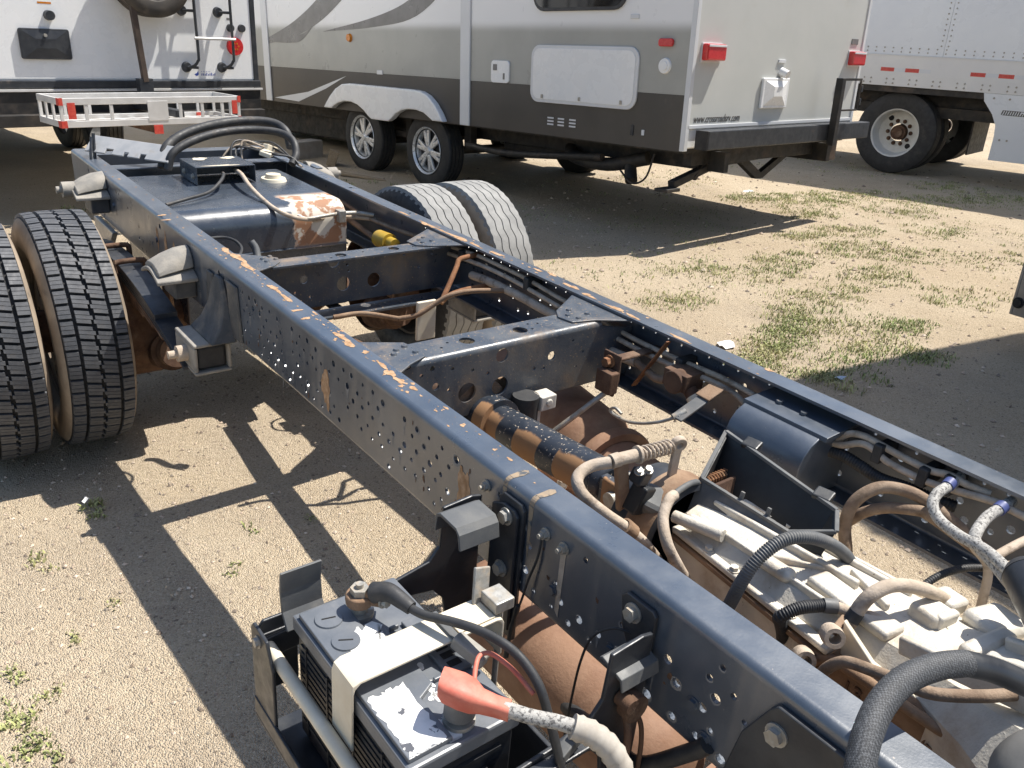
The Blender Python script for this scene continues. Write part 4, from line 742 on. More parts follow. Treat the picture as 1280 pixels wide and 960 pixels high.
# ---- battery tray (bolted to the near rail)
tray = MB()
tray.bx(-.855, -.585, .985, 1.395, -.365, -.355)
bt = tray.build('battery_tray', K['black'], truck, 0, .002)
def bp(name, m_, mt='black', bev=.002, sm=0): return m_.build(name, K[mt], bt, sm, bev)
def arm(y):
    P = [(-.448,-.31),(-.448,-.05),(-.47,-.045),(-.53,-.05),(-.535,-.13),(-.555,-.155),(-.62,-.168),(-.866,-.185),(-.866,-.225),(-.60,-.212),(-.545,-.222),(-.522,-.25),(-.512,-.31)]
    return MB().prism(P, (0, y, 0), (1,0,0), (0,0,1), -.007)
bp('arm', arm(1.398)); bp('arm', arm(.975))
bp('arm_flange', MB().bx(-.866, -.66, 1.4055, 1.425, -.187, -.180)); bp('arm_flange', MB().bx(-.866, -.53, .953, .9745, -.183, -.176))
def hat(y, z):   # folded top of an arm
    P = [(-.05,-.028),(-.043,.0),(-.03,.010),(.03,.012),(.045,.004),(.05,-.03),(.044,-.03),(.039,.0),(.028,.006),(-.03,.004),(-.037,-.003),(-.044,-.028)]
    return MB().prism(P, (-.553, y, z), (0,.8,0), (0,0,1), .082)
bp('arm_hat', hat(1.352, -.052), 'greyplastic', .001, 30); bp('arm_hat', MB().prism([(-.03,-.02),(-.024,.0),(.028,.012),(.034,.008),(.034,.003),(.028,.006),(-.02,-.005),(-.026,-.02)], (-.518, .982, -.092), (0,.8,0), (0,0,1), .075), 'greyplastic', .001, 30)
bp('end_plate', MB().prism([(-.866,-.30),(-.866,-.17),(-.856,-.155),(-.80,-.155),(-.80,-.30)], (0, 1.4082, 0), (1,0,0), (0,0,1), -.006))
bp('end_flange', MB().prism([(1.370,-.16),(1.388,-.135),(1.392,-.10),(1.388,-.062),(1.393,-.062),(1.398,-.10),(1.394,-.138),(1.376,-.165)], (-.832, 0, 0), (0,1,0), (0,0,1), .068), 'greyplastic', .001)
bp('side_plate', MB().prism([(1.42,-.33),(1.42,-.165),(1.41,-.152),(1.36,-.155),(1.34,-.20),(1.34,-.33)], (-.872, 0, 0), (0,1,0), (0,0,1), .006))
MB().hexb((-.872,1.39,-.175), (-1,0,0), .008, .007).build('bolt', K['zinc'], bt, 30)
bp('side_rail', MB().cyl((-.853,1.40,-.200),(-.853,.93,-.200), .0105, n=18), 'cream', 0, 40)
bp('lower_rail', MB().bx(-.874, -.856, .93, 1.42, -.352, -.345).bx(-.874, -.868, .93, 1.42, -.3448, -.31), 'black')
bp('inner_rail', MB().bx(-.60, -.592, .985, 1.395, -.35, -.21).bx(-.592, -.55, .985, 1.395, -.35, -.343))
bp('front_plate', MB().prism([(-.866,-.35),(-.866,-.20),(-.60,-.20),(-.60,-.35)], (0, .968, 0), (1,0,0), (0,0,1), -.006))
# hold-down strap over the battery
S_ = [(-.8365,-.20),(-.8365,-.098),(-.834,-.090),(-.826,-.083),(-.60,-.083),(-.594,-.086),(-.59,-.092),(-.59,-.15)]
o_ = [(-.8405,-.20),(-.8405,-.097),(-.837,-.084),(-.827,-.079),(-.60,-.079),(-.59,-.082),(-.586,-.09),(-.586,-.15)]
bp('hold_down_strap', MB().prism(S_+list(reversed(o_)), (0, 1.145, 0), (1,0,0), (0,0,1), -.058), 'cream', .001, 30)
bp('strap_clip', MB().bx(-.665, -.60, 1.15, 1.20, -.0785, -.0755), 'cream', .001)
bp('strap_clip_edge', MB().bx(-.68, -.668, 1.14, 1.207, -.0785, -.0745), 'greyplastic', .001)
bp('hold_down_hook', MB().bar((-.60,1.19,-.08),(-.585,1.21,-.03), .03, .006, (0,1,0)).bx(-.60, -.565, 1.15, 1.19, -.075, -.055), 'zinc', .002)
bp('hold_down_rod', MB().cyl((-.575,1.17,-.07),(-.575,1.17,-.35), .005, n=10), 'zinc', 0, 40)
bp('tray_bolt', MB().cyl((-.64,.955,-.20),(-.64,.93,-.225), .012, n=14).cyl((-.64,.965,-.19),(-.64,.955,-.2), .018, n=14), 'cream', 0, 40)
bp('clip', MB().obox((-.605,.965,-.165), (.04,.018,.018), (0, -20, 10)).obox((-.595,.962,-.15), (.012,.016,.02), (0, 10, 10)), 'greyplastic', .002)
bp('tray_hook', MB().tube([(-.50,.96,-.16),(-.505,.945,-.19),(-.51,.94,-.24),(-.515,.94,-.34)], .006, 8).tube([(-.475,.965,-.17),(-.47,.95,-.2),(-.475,.94,-.26),(-.49,.935,-.36)], .004, 8), 'rustd', 0, 60)
bp('pivot', MB().cyl((-.49,.968,-.15),(-.49,.948,-.15), .022, n=20).cyl((-.505,.972,-.135),(-.505,.945,-.135), .012, n=14), 'rustd', 0, 40)

# ---- battery: a thing of its own, standing in the tray
BX0, BX1, BY0, BY1, BZ0, BZ1 = -.832, -.655, 1.012, 1.352, -.345, -.105
bat = thing('battery', 'black truck battery with torn white label strapped in the tray beside the near rail', 'battery')
bat.parent = None; bat.location = LOC; bat.rotation_euler = (A_, 0, 0)
K['case'] = mat('battery_case', (.018, .019, .022), (.03, .031, .034), 16, .4, .2, bump=.03, bsc=300, dust=(.16, .14, .12), dt=(.62, .95), dsc=12)
K['lid'] = mat('battery_lid', (.10, .112, .128), (.14, .15, .165), 10, .42, .2, bump=.04, bsc=300, spec=.8, dust=(.28, .27, .26), dt=(.55, .95), dsc=10)
def ba(name, m_, mt='case', bev=.002, sm=0): return m_.build(name, K[mt], bat, sm, bev)
case = ba('case', MB().bx(BX0+.006, BX1-.006, BY0+.006, BY1-.006, BZ0, -.14), 'case', .004)
for k in range(13):
    z = -.16-k*.0125; MB().bx(BX0+.0035, BX0+.0058, BY0+.02, BY1-.02, z-.0035, z+.0035).build('rib', K['case'], case, 0)
for y in (1.08, 1.16, 1.24, 1.31): MB().bx(BX0+.002, BX0+.0057, y, y+.004, -.33, -.15).build('rib', K['case'], case, 0)
for k in range(4): MB().bx(BX0+.04, BX1-.03-.02*k, BY0+.0005, BY0+.0058, -.165-.03*k, -.158-.03*k).build('rib', K['case'], case, 0)
lid = ba('lid', MB().bx(BX0, BX1, BY0, BY1, -.1398, -.113), 'lid', .004)
def bl_(name, m_, mt='lid', bev=.0015): return m_.build(name, K[mt], lid, 0, bev)
bl_('raised_panel', MB().prism([(BX0+.006,BY0+.01),(BX0+.072,BY0+.01),(BX0+.072,1.10),(BX0+.10,1.115),(BX0+.10,1.245),(BX0+.075,1.262),(BX0+.075,BY1-.012),(BX0+.006,BY1-.012)], (0,0,-.113), (1,0,0), (0,1,0), .008))
bl_('raised_panel', MB().prism([(BX1-.05,1.115),(BX1-.008,1.115),(BX1-.008,1.245),(BX1-.05,1.245)], (0,0,-.113), (1,0,0), (0,1,0), .007))
bl_('groove_lip', MB().bx(BX0+.106, BX1-.056, 1.118, 1.124, -.113, -.106).bx(BX0+.106, BX1-.056, 1.24, 1.245, -.113, -.106))
for j in range(5): bl_('vent_slot', MB().bx(BX1-.04, BX1-.02, 1.125+j*.018, 1.137+j*.018, -.106, -.1055), 'groove', 0)
for y in (1.305, 1.25, 1.197):
    bl_('vent_cap', MB().cyl((BX0+.038, y, -.105), (BX0+.038, y, -.1025), .0215, .0205, 28), 'lid', 0)
    bl_('cap_slot', MB().obox((BX0+.038, y, -.1023), (.021, .0022, .0012), (0, 0, random.uniform(-40, 40))), 'groove', 0)
lb = MB(); rg_ = random.Random(77)
K['label'] = mat('torn_paper_label', (.78, .77, .74), (.66, .66, .64), 40, .7, .1, dust=(.09, .095, .11), dt=(.60, .63), dsc=38)
def ragged(x0, x1, y0, y1, seed, j=.006):
    rng = random.Random(seed); P = []
    for (ax, ay), (bx_, by) in (((x0,y0),(x1,y0)),((x1,y0),(x1,y1)),((x1,y1),(x0,y1)),((x0,y1),(x0,y0))):
        for k in range(14): t = k/14; P.append((ax+(bx_-ax)*t+rng.uniform(-j, j), ay+(by-ay)*t+rng.uniform(-j, j)))
    return P
lb.prism(ragged(-.822,-.768,1.024,1.135,3,.003), (0,0,-.1049), (1,0,0), (0,1,0), .0004); lb.prism(ragged(-.795,-.737,1.196,1.262,5,.007), (0,0,-.1048), (1,0,0), (0,1,0), .0004); lb.prism(ragged(-.765,-.745,1.022,1.06,6,.003), (0,0,-.1127), (1,0,0), (0,1,0), .0004)
for k in range(16): lb.chip((rg_.uniform(-.75,-.725), rg_.uniform(1.09,1.18), -.113), (1,0,0), (0,1,0), rg_.uniform(.003,.009), rg_.uniform(.003,.009), 50+k, 10, z=.0005)
bl_('label', lb, 'label', 0)
def post(x, y): return MB().cyl((x,y,-.113),(x,y,-.106), .022, n=24).cyl((x,y,-.106),(x,y,-.075), .0125, .0115, 20).cyl((x,y,-.075),(x,y,-.062), .0145, n=6).cyl((x,y,-.062),(x,y,-.055), .006, n=12)
ba('terminal', post(-.745, 1.300), 'zinc', 0, 30); ba('terminal', post(-.735, 1.045), 'zinc', 0, 30)
# ---- battery cables
c1 = thing('battery_cable', 'black battery cable with lug clamped to the rear battery post', 'cable'); c1.location = LOC; c1.rotation_euler = (A_, 0, 0)
MB().lathe([(.013,-.009),(.021,-.009),(.022,0),(.021,.009),(.013,.009)], (-.745,1.300,-.082), (0,0,1), 24, closed=True).obox((-.726,1.288,-.078), (.03,.026,.022), (0, 10, -35)).build('clamp', K['cast'], c1, 40, .002)
MB().hexb((-.722,1.27,-.078), (.3,-.9,.1), .008, .01).build('clamp_bolt', K['zinc'], c1, 30)
MB().tube([(-.728,1.286,-.07),(-.716,1.265,-.06),(-.708,1.24,-.062),(-.702,1.222,-.066)], .013, 14, rf=lambda t: .0165-.006*t).build('lug_boot', K['rubber'], c1, 60)
MB().tube([(-.704,1.226,-.066),(-.695,1.195,-.063),(-.675,1.15,-.052),(-.655,1.10,-.045),(-.640,1.05,-.05),(-.632,1.01,-.075),(-.63,.98,-.12),(-.625,.955,-.18),(-.61,.93,-.28)], .0068, 12).build('cable', K['rubber'], c1, 60)
c2 = thing('battery_cable', 'taped grey battery cable with a faded red boot on the front battery post', 'cable'); c2.location = LOC; c2.rotation_euler = (A_, 0, 0)
K['red'] = mat('faded_red_rubber', (.52, .12, .08), (.60, .19, .13), 18, .6, .15, bump=.06, bsc=150, dust=(.55, .36, .28), dt=(.5, .85), dsc=14)
MB().cyl((-.735,1.045,-.098),(-.735,1.045,-.068), .0215, .02, 24).build('boot_skirt', K['greyplastic'], c2, 40)
rb_ = MB(); sec = [(-.752,1.066,.019,.014),(-.748,1.060,.022,.0165),(-.735,1.044,.023,.018),(-.725,1.032,.021,.017),(-.718,1.022,.0145,.0135),(-.705,1.008,.0125,.012),(-.692,.995,.0125,.0115)]
for i, (x, y, w, h) in enumerate(sec):
    d = Vector((.66,-.75,0)); u = Vector((.75,.66,0)); zc_ = -.052-.004*i
    rb_.v += [tuple(Vector((x, y, zc_))+u*w*(abs(math.cos(a))**.6*math.copysign(1, math.cos(a)))+Vector((0,0,1))*h*(abs(math.sin(a))**.6*math.copysign(1, math.sin(a)))) for a in [2*math.pi*k/20 for k in range(20)]]
rb_.f = [(i*20+k, i*20+(k+1)%20, (i+1)*20+(k+1)%20, (i+1)*20+k) for i in range(6) for k in range(20)]+[tuple(range(20)), tuple(range(139, 119, -1))]
rb_.build('red_boot', K['red'], c2, 50)
MB().tube([(-.700,1.002,-.072),(-.675,.974,-.077),(-.65,.950,-.08),(-.63,.93,-.085)], .0098, 14).build('sheath', K['braidw'], c2, 60)
MB().tube([(-.635,.935,-.083),(-.615,.915,-.092),(-.60,.895,-.11),(-.59,.875,-.145),(-.585,.86,-.19),(-.58,.84,-.26)], .0165, 16, rf=lambda t: .0165+.0012*math.sin(t*120)).build('tape_wrap', mat('dirty_tape', (.36, .32, .27), (.46, .42, .36), 25, .8, .1, dust=(.15, .13, .11), dt=(.55, .75), dsc=30), c2, 60)
MB().tube([(-.71,1.05,-.075),(-.69,1.075,-.07),(-.672,1.09,-.068),(-.655,1.085,-.07),(-.645,1.05,-.075),(-.638,1.01,-.09)], .0035, 8).build('thin_red_wire', K['red'], c2, 60)
MB().obox((-.668,1.118,-.082), (.022,.055,.022), (15, 0, 20)).build('fuse_holder', mat('grey_fuse', (.33, .31, .27), None, 20, .6, dust=(.5, .15, .12), dt=(.6, .7), dsc=30), c2, 0, .004)
# ---- loose plastic housing on the gearbox
ph = thing('plastic_housing', 'open black plastic air cleaner housing lying on the gearbox by the far rail', 'housing'); ph.location = LOC; ph.rotation_euler = (A_, 0, 0)
RIM = [(.104,1.302,-.022),(-.012,1.256,-.075),(-.004,1.055,-.085),(.03,.985,-.055),(.062,1.01,-.035)]
RIM = [Vector(p) for p in RIM]; cen = sum(RIM, Vector())/5; dn = Vector((-.045,.0,-.10))
def ringo(s, d): return [cen+(p-cen)*s+dn*d for p in RIM]
rings = [ringo(1.0, 0), ringo(.93, 1), ringo(.88, 1), ringo(.95, .03)]
b = MB(); b.v = [tuple(p) for r_ in rings for p in r_]
b.f = [(i*5+k, i*5+(k+1)%5, (i+1)*5+(k+1)%5, (i+1)*5+k) for i in (0, 2) for k in range(5)]+[tuple(5+k for k in range(5)), tuple(10+k for k in range(5))]+[(k, (k+1)%5, 15+(k+1)%5, 15+k) for k in range(5)]
b.build('shell', mat('shade_black_plastic', (.010, .011, .012), (.016, .017, .018), 12, .55), ph, 0, .003)  # plastic blackened so the interior's shade is painted into its colour
MB().add([RIM[1]+Vector((-.003,.002,-.004)), RIM[2]+Vector((-.003,-.002,-.004)), rings[1][2]+Vector((-.004,0,.02)), rings[1][1]+Vector((-.004,0,.02))], [(0,1,2,3)]).build('pale_wall_skin', K['greyplastic'], ph, 0)  # grey skins keep the outside paler than the shade-black shell
MB().add([RIM[0]+Vector((0,.003,-.004)), RIM[1]+Vector((0,.003,-.004)), rings[1][1]+Vector((0,.004,.02)), rings[1][0]+Vector((0,.004,.02))], [(0,1,2,3)]).build('pale_wall_skin', K['greyplastic'], ph, 0)
lipm = MB()
for k in range(5):
    p, q = RIM[k], RIM[(k+1)%5]; lipm.bar(p, q, .008, .007)
lipm.build('rim_lip', K['greyplastic'], ph, 0, .001)
for t_ in (.25, .5, .8): 
    p = RIM[1].lerp(RIM[2], t_); MB().obox(p+Vector((-.006,0,-.035)), (.008,.012,.075), (0, 25, 0)).build('stiffener', K['greyplastic'], ph, 0, .002)
for t_ in (.22, .86):
    p = RIM[0].lerp(RIM[4], t_); MB().obox(p+Vector((.012,0,.002)), (.03,.035,.012), (0, -15, 10)).build('latch_tab', K['plastic'], ph, 0, .003)
for t_ in (.45, .75): p = RIM[1].lerp(RIM[2], t_); MB().obox(p+Vector((.006,0,.008)), (.006,.008,.022), (0, 10, 0)).build('snap_pin', K['greyplastic'], ph, 0, .001)
# ---- loose notched bar across the frame's end
nb = MB().prism([(0,-.03),(.07,-.03),(.07,-.012),(.095,-.012),(.095,-.03),(.135,-.03),(.135,-.016),(.15,-.016),(.15,-.03),(.19,-.03),(.19,-.014),(.21,-.014),(.21,-.03),(.29,-.03),(.29,.03),(0,.03)], (0,0,0), (1,0,0), (0,0,1), .006)
no = nb.build('notched_bar', K['greybar'], None, 0, .0015)
tag(no, 'grey notched metal bar lying across the rear end of the truck frame', 'metal bar')
no.matrix_world = Matrix.Translation(LOC)@Matrix.Rotation(A_, 4, 'X')@Matrix.Translation((-.385, 4.39, .05))@Matrix.Rotation(R(-54), 4, 'Z')@Matrix.Rotation(R(-48), 4, 'X')@Matrix.Scale(1.42, 4)
hk = MB().tube([(-.375,4.35,.10),(-.38,4.34,.05),(-.385,4.33,.0)], .007, 8).tube([(-.385,4.345,.085),(-.40,4.32,.03),(-.405,4.31,.0)], .006, 8); hk.build('hook', K['black'], truck, 60)
# ------------------------------------------------------------------ shared vehicle helpers
K['white'] = mat('white_fibreglass', (.80, .81, .81), (.83, .83, .82), 3, .28, .1, dust=(.6, .56, .5), dt=(.7, 1.3), dsc=1.5)
K['rvdark'] = mat('brown_grey_panel', (.06, .056, .052), (.072, .066, .06), 2, .35, .1, dust=(.25, .2, .16), dt=(.66, 1.0), dsc=5)
def fade(N, L, tc, tex, rng, mix, col, rg):   # printed fade from tan to white on the side panels
    sp = N.new('ShaderNodeSeparateXYZ'); L.new(tc.outputs['Object'], sp.inputs[0]); return mix(rng(sp.outputs['Z'], 1.50, 1.60), col, (.80, .80, .80)), rg
K['rvtan'] = mat('tan_grey_panel', (.35, .35, .325), (.39, .39, .36), 2, .32, .1, mask=fade)
K['rvrear'] = mat('grey_beige_wall', (.54, .55, .52), (.58, .585, .555), 1.5, .4, .1, dust=(.5, .46, .38), dt=(.6, 1.0), dsc=2.5)
K['browntube'] = mat('brown_painted_tube', (.045, .03, .022), (.08, .055, .04), 9, .6)
K['cream2'] = mat('cream_panel', (.66, .65, .61), (.69, .68, .64), 2, .3, .1)
K['trim'] = mat('white_trim', (.68, .69, .70), (.64, .65, .66), 3, .4, .1)
K['greyvinyl'] = mat('grey_vinyl', (.16, .155, .15), (.2, .195, .19), 5, .35)
K['understeel'] = mat('undercarriage_steel', (.012, .012, .013), (.03, .026, .022), 8, .6, .2, dust=(.16, .12, .09), dt=(.5, .9), dsc=5)
K['redlens'] = mat('red_lens', (.55, .015, .02), (.62, .03, .03), 60, .15, .1, coat=.5)
K['amber'] = mat('amber_lens', (.65, .22, .02), None, 60, .2)
K['glass'] = mat('dark_window_glass', (.008, .009, .01), None, 4, .05, .02, coat=1)
K['chrome'] = mat('machined_alloy', (.78, .78, .77), (.68, .68, .68), 12, .3, .1, .45)
K['darkpocket'] = mat('dark_spoke_pocket', (.03, .03, .032), None, 10, .5)
K['rvtyre'] = mat('trailer_tyre_rubber', (.02, .02, .021), (.03, .03, .03), 10, .65, .15, dust=(.12, .1, .085), dt=(.55, .9), dsc=7)
K['wood'] = mat('weathered_wood', (.25, .18, .11), (.34, .26, .17), 6, .85, .1, bump=.2, bsc=60, stretch=(1, 8, 8))
K['alubar'] = mat('aluminium_bar', (.72, .71, .69), (.64, .63, .61), 8, .45, .15, .3)
K['redtape'] = mat('red_reflector', (.55, .05, .04), (.62, .09, .06), 40, .4)
K['conc'] = mat('concrete_block', (.28, .24, .2), (.34, .3, .25), 10, .9, .1, bump=.2, bsc=60)
def wheel_tyre(parent, c, ax, r, rr, w, name='tyre', mt='rvtyre', grooves=4):
    h = w/2; P = [(rr,-h*.78),(rr+.012,-h*.9),(rr+(r-rr)*.45,-h),(rr+(r-rr)*.8,-h*.95),(r-.008,-h*.84)]
    for k in range(grooves):
        g_ = -h*.62+2*h*.62*k/(grooves-1); P += [(r,g_-.007),(r-.009,g_-.005),(r-.009,g_+.005),(r,g_+.007)]
    P += [(r-.008,h*.84),(rr+(r-rr)*.8,h*.95),(rr+(r-rr)*.45,h),(rr+.012,h*.9),(rr,h*.78)]
    return MB().lathe(P, c, ax, 64, closed=True).build(name, K[mt], parent, 30)

# ------------------------------------------------------------------ brown and white travel trailer (side and rear in view)
rv = thing('travel_trailer', 'white and brown travel trailer with twin axles and a beige rear wall', 'trailer', (3.556, 4.502, 0), (-.02663, 0, .0812), 'parked trailers')
WRV, LRV, HRV = 2.446, 8.6, 3.15
def rp(name, m_, mt, bev=0, sm=0, par=None): return m_.build(name, K[mt], par or rv, sm, bev)
rp('body', MB().bx(.004, WRV-.004, .004, LRV, .735, HRV), 'white', .01)
rp('roof', MB().bx(-.02, WRV+.02, -.02, LRV+.02, HRV+.001, HRV+.05), 'white', .01)
rp('side_panel', MB().bx(-.003, .0035, .02, 2.395, .715, 1.101), 'rvdark'); rp('side_panel', MB().bx(-.003, .0035, 2.53, LRV, .712, 1.108), 'rvdark')
rp('side_panel', MB().bx(-.003, .0035, .02, 2.395, 1.102, HRV-.1), 'rvtan'); rp('side_panel', MB().bx(-.003, .0035, 2.53, LRV, 1.109, HRV-.1), 'rvtan')
rp('rear_wall', MB().bx(.03, WRV-.03, -.003, .0035, .90, HRV-.05), 'rvrear')
rp('rear_sill', MB().bx(.01, WRV-.01, -.012, .0035, .875, .8995), 'trim', .002)
for x in (-.012, WRV-.03): rp('corner_trim', MB().bx(x, x+.042, -.012, .03, .72, HRV), 'trim', .004)
rp('trim_strip', MB().bx(-.02, .0, 2.396, 2.529, .712, HRV), 'trim', .006); rp('trim_strip', MB().bx(-.02, -.0035, 6.16, 6.30, .715, HRV), 'trim', .006)
rp('right_wall_panel', MB().bx(WRV-.0035, WRV+.003, .02, LRV, .715, 1.1), 'rvdark')
rp('floor_pan', MB().bx(.03, WRV-.03, .03, LRV, .70, .734), 'understeel')
# vinyl graphics
def vinyl(pts, mt, x=-.0045): return rp('vinyl_stripe', MB().prism([(-a, b) for a, b in pts], (x, 0, 0), (0,-1,0), (0,0,1), .001), mt)
def swoosh(up, lo): return [p for p in smooth_path([(a, b, 0) for a, b in up])]+[p for p in reversed(smooth_path([(a, b, 0) for a, b in lo]))]
def vs(up, lo, mt, x=-.0045): return vinyl([(p.x, p.y) for p in swoosh(up, lo)], mt, x)
vinyl([(6.11,.755),(5.3,.86),(4.47,1.062),(4.9,.915),(5.527,.742)], 'trim')
vs([(6.16,1.43),(5.6,1.58),(5.15,1.75),(4.85,1.9)], [(6.16,1.36),(5.5,1.45),(4.9,1.62),(4.3,1.9)], 'greyvinyl')
vs([(6.08,1.385),(5.7,1.43),(5.35,1.475),(5.12,1.55)], [(6.08,1.38),(5.7,1.375),(5.4,1.40),(5.12,1.545)], 'greyvinyl', -.0047)
vs([(4.9,1.50),(4.0,1.62),(3.4,1.75),(2.95,1.95)], [(4.9,1.497),(3.9,1.545),(3.2,1.64),(2.6,1.95)], 'greyvinyl')
# hatch, lights, fittings on the side
def rrect(a0, a1, b0, b1, r, n=5):
    return [(cx+r*math.cos(t), cy+r*math.sin(t)) for cx, cy, t0 in ((a1-r, b1-r, 0), (a0+r, b1-r, 90), (a0+r, b0+r, 180), (a1-r, b0+r, 270)) for t in [R(t0+90*k/n) for k in range(n+1)]]
def side_pr(poly, x, t): return MB().prism([(-a, b) for a, b in poly], (x, 0, 0), (0,-1,0), (0,0,1), t)
h_ = rp('cargo_hatch', side_pr(rrect(.46, 1.60, .972, 1.412, .09), -.0035, .016), 'trim', .004)
rp('hatch_door', side_pr(rrect(.49, 1.57, .998, 1.388, .07), -.0196, .004), 'white', .002, par=h_)
for y in (.60, 1.03, 1.45): rp('latch', MB().bx(-.03, -.0237, y-.012, y+.012, 1.006, 1.035), 'zinc', .002, par=h_)
w_ = rp('window', side_pr(rrect(.62, 1.60, 1.66, 2.45, .12), -.0035, .02), 'black', .004); rp('pane', side_pr(rrect(.645, 1.575, 1.685, 2.425, .10), -.0237, .003), 'glass', par=w_)
rp('marker_light', side_pr(rrect(.165, .293, 1.418, 1.472, .02), -.0035, .025), 'redlens', .006)
rp('marker_light', MB().cyl((-.003,4.37,1.44),(-.03,4.37,1.44), .042, .036, 24), 'amber', 0, 40)
rp('city_water_inlet', MB().cyl((-.003,.228,1.29),(-.018,.228,1.29), .055, .05, 28).cyl((-.018,.228,1.29),(-.026,.228,1.29), .03, n=20), 'white', 0, 40)
o_ = rp('shower_box', side_pr(rrect(1.87, 2.10, 1.10, 1.28, .03), -.0035, .018), 'white', .004); rp('shower_knob', MB().bx(-.026, -.0218, 2.02, 2.07, 1.20, 1.25), 'greyvinyl', .003, par=o_); rp('shower_latch', MB().bx(-.026, -.0218, 1.92, 1.94, 1.13, 1.18), 'greyvinyl', .003, par=o_)
rp('small_vent', MB().bx(-.012, -.0035, .50, .58, 1.60, 1.63), 'trim', .003); rp('small_vent', MB().bx(-.012, -.0045, 3.78, 3.88, 1.10, 1.14), 'trim', .003)
for y in (1.36, 1.24, 1.11): 
    s_ = rp('sticker', MB().bx(-.0042, -.0031, y-.045, y+.045, .79, .865), 'rvdark'); 
    for z in (.80, .825, .85): rp('sticker_line', MB().bx(-.0048, -.0043, y-.038, y+.035, z, z+.012), 'trim', par=s_)
rp('outlet', MB().bx(-.012, -.0035, .47, .50, .79, .865), 'black', .003); rp('outlet', MB().bx(-.01, -.0035, .365, .39, .80, .84), 'trim', .002)
# rear wall fittings
def rearp(name, x0, x1, z0, z1, d, mt, bev=.004, par=None): return rp(name, MB().bx(x0, x1, -.003-d, -.0033, z0, z1), mt, bev, 0, par)
for x in (.09, 2.20):
    l_ = rearp('tail_light', x, x+.23, 1.335, 1.445, .055, 'redlens', .012); rp('lamp_base', MB().bx(x-.005, x+.235, -.010, -.0034, 1.322, 1.452), 'trim', .002, par=l_); rp('lens_strip', MB().bx(x+.01, x+.22, -.0625, -.0585, 1.425, 1.44), 'trim', .002, par=l_)
c_ = rearp('cord_hatch', .90, 1.28, 1.0, 1.225, .022, 'white', .008)
q = MB().add([(.93,-.0255,1.02),(1.25,-.0255,1.02),(1.25,-.0255,1.205),(.93,-.0255,1.205),(1.03,-.05,1.09),(1.15,-.05,1.09),(1.15,-.05,1.16),(1.03,-.05,1.16)], [(0,1,5,4),(1,2,6,5),(2,3,7,6),(3,0,4,7),(4,5,6,7)]); rp('hatch_door', q, 'white', 0, 0, c_)
rp('cable_spout', MB().cyl((1.16,-.004,1.27),(1.16,-.07,1.25), .035, .03, 18), 'white', 0, 40); rearp('vent', 1.10, 1.2, 1.335, 1.36, .01, 'trim', .002); rearp('name_plate', 2.22, 2.33, 1.50, 1.545, .006, 'greyvinyl', .001)
text_mesh('web_address', 'www.crossroadsrv.com', .080, K['rvdark'], rv, Matrix(((1,0,0,.078),(0,0,1,-.0045),(0,1,0,.915),(0,0,0,1))), .0008, .2, .76)
# bumper, carrier post, undercarriage
rp('bumper', MB().bx(.08, 2.52, -.15, -.04, .735, .87), 'black', .008); rp('bumper_end', MB().bx(.072, .0795, -.148, -.042, .737, .868), 'understeel')
for x in (.3, 2.1): rp('bumper_bracket', MB().bx(x, x+.07, -.0395, .03, .74, .83), 'understeel', .004)
rp('carrier_post', MB().bx(1.78, 1.84, -.21, -.1505, .70, 1.235), 'understeel', .004); rp('carrier_arm', MB().bx(1.8405, 2.14, -.20, -.185, 1.215, 1.235).bx(2.125, 2.14, -.20, -.185, .99, 1.2145).bx(1.8405, 2.125, -.20, -.185, .975, .9895), 'understeel', .002)
for z in (1.02, 1.125): rp('carrier_clasp', MB().bx(2.141, 2.165, -.205, -.175, z, z+.055), 'black', .003)
rp('chassis_beam', MB().bx(.42, .48, -.08, LRV, .55, .699), 'understeel', .004); rp('chassis_beam', MB().bx(1.96, 2.02, -.08, LRV, .55, .699), 'understeel', .004)
for y in (.35, 1.6, 2.6, 3.7, 5.0, 6.2): rp('cross_beam', MB().bx(.485, 1.955, y, y+.05, .62, .698), 'understeel')
rp('rear_beam', MB().bx(.2, 2.3, .06, .14, .60, .699), 'understeel', .003)
rp('holding_tank', MB().bx(.5, 1.94, 5.2, 7.6, .28, .619), 'understeel', .03); rp('holding_tank', MB().bx(.5, 1.94, 1.7, 2.5, .46, .619), 'understeel', .03)
rp('stabiliser_jack', MB().bar((1.85,.1,.66),(.66,.1,.60), .07, .05).bar((.72,.1,.63),(.03,.1,.47), .06, .055).bx(-.09, .07, .04, .16, .425, .45).bar((.45,.1,.64),(.28,.08,.50), .03, .04), 'understeel', .004)
rp('stabiliser_jack', MB().prism([(.95,.60),(1.28,.42),(1.38,.42),(1.90,.66),(1.78,.66),(1.34,.47),(1.10,.60)], (0,.16,0), (1,0,0), (0,0,1), -.05), 'understeel', .003)
rp('drain_pipe', MB().tube([(.3,.55,.60),(.22,.9,.52),(.25,1.3,.54),(.5,1.6,.58)], .055, 16).cyl((.28,.72,.58),(.2,.62,.42), .05, n=18), 'understeel', 0, 60); rp('drain_hose', MB().tube([(.12,.35,.66),(.1,.40,.48),(.12,.55,.42),(.15,.7,.5)], .008, 8), 'understeel', 0, 60)
rp('tan_post', MB().bx(2.33, 2.47, .1, .14, .52, .735), 'browntube', .003)
rp('gas_pipe', MB().tube([(.15,.9,.58),(.14,2.0,.50),(.14,2.6,.52)], .03, 12), 'understeel', 0, 60)
AX = (4.30, 3.146)
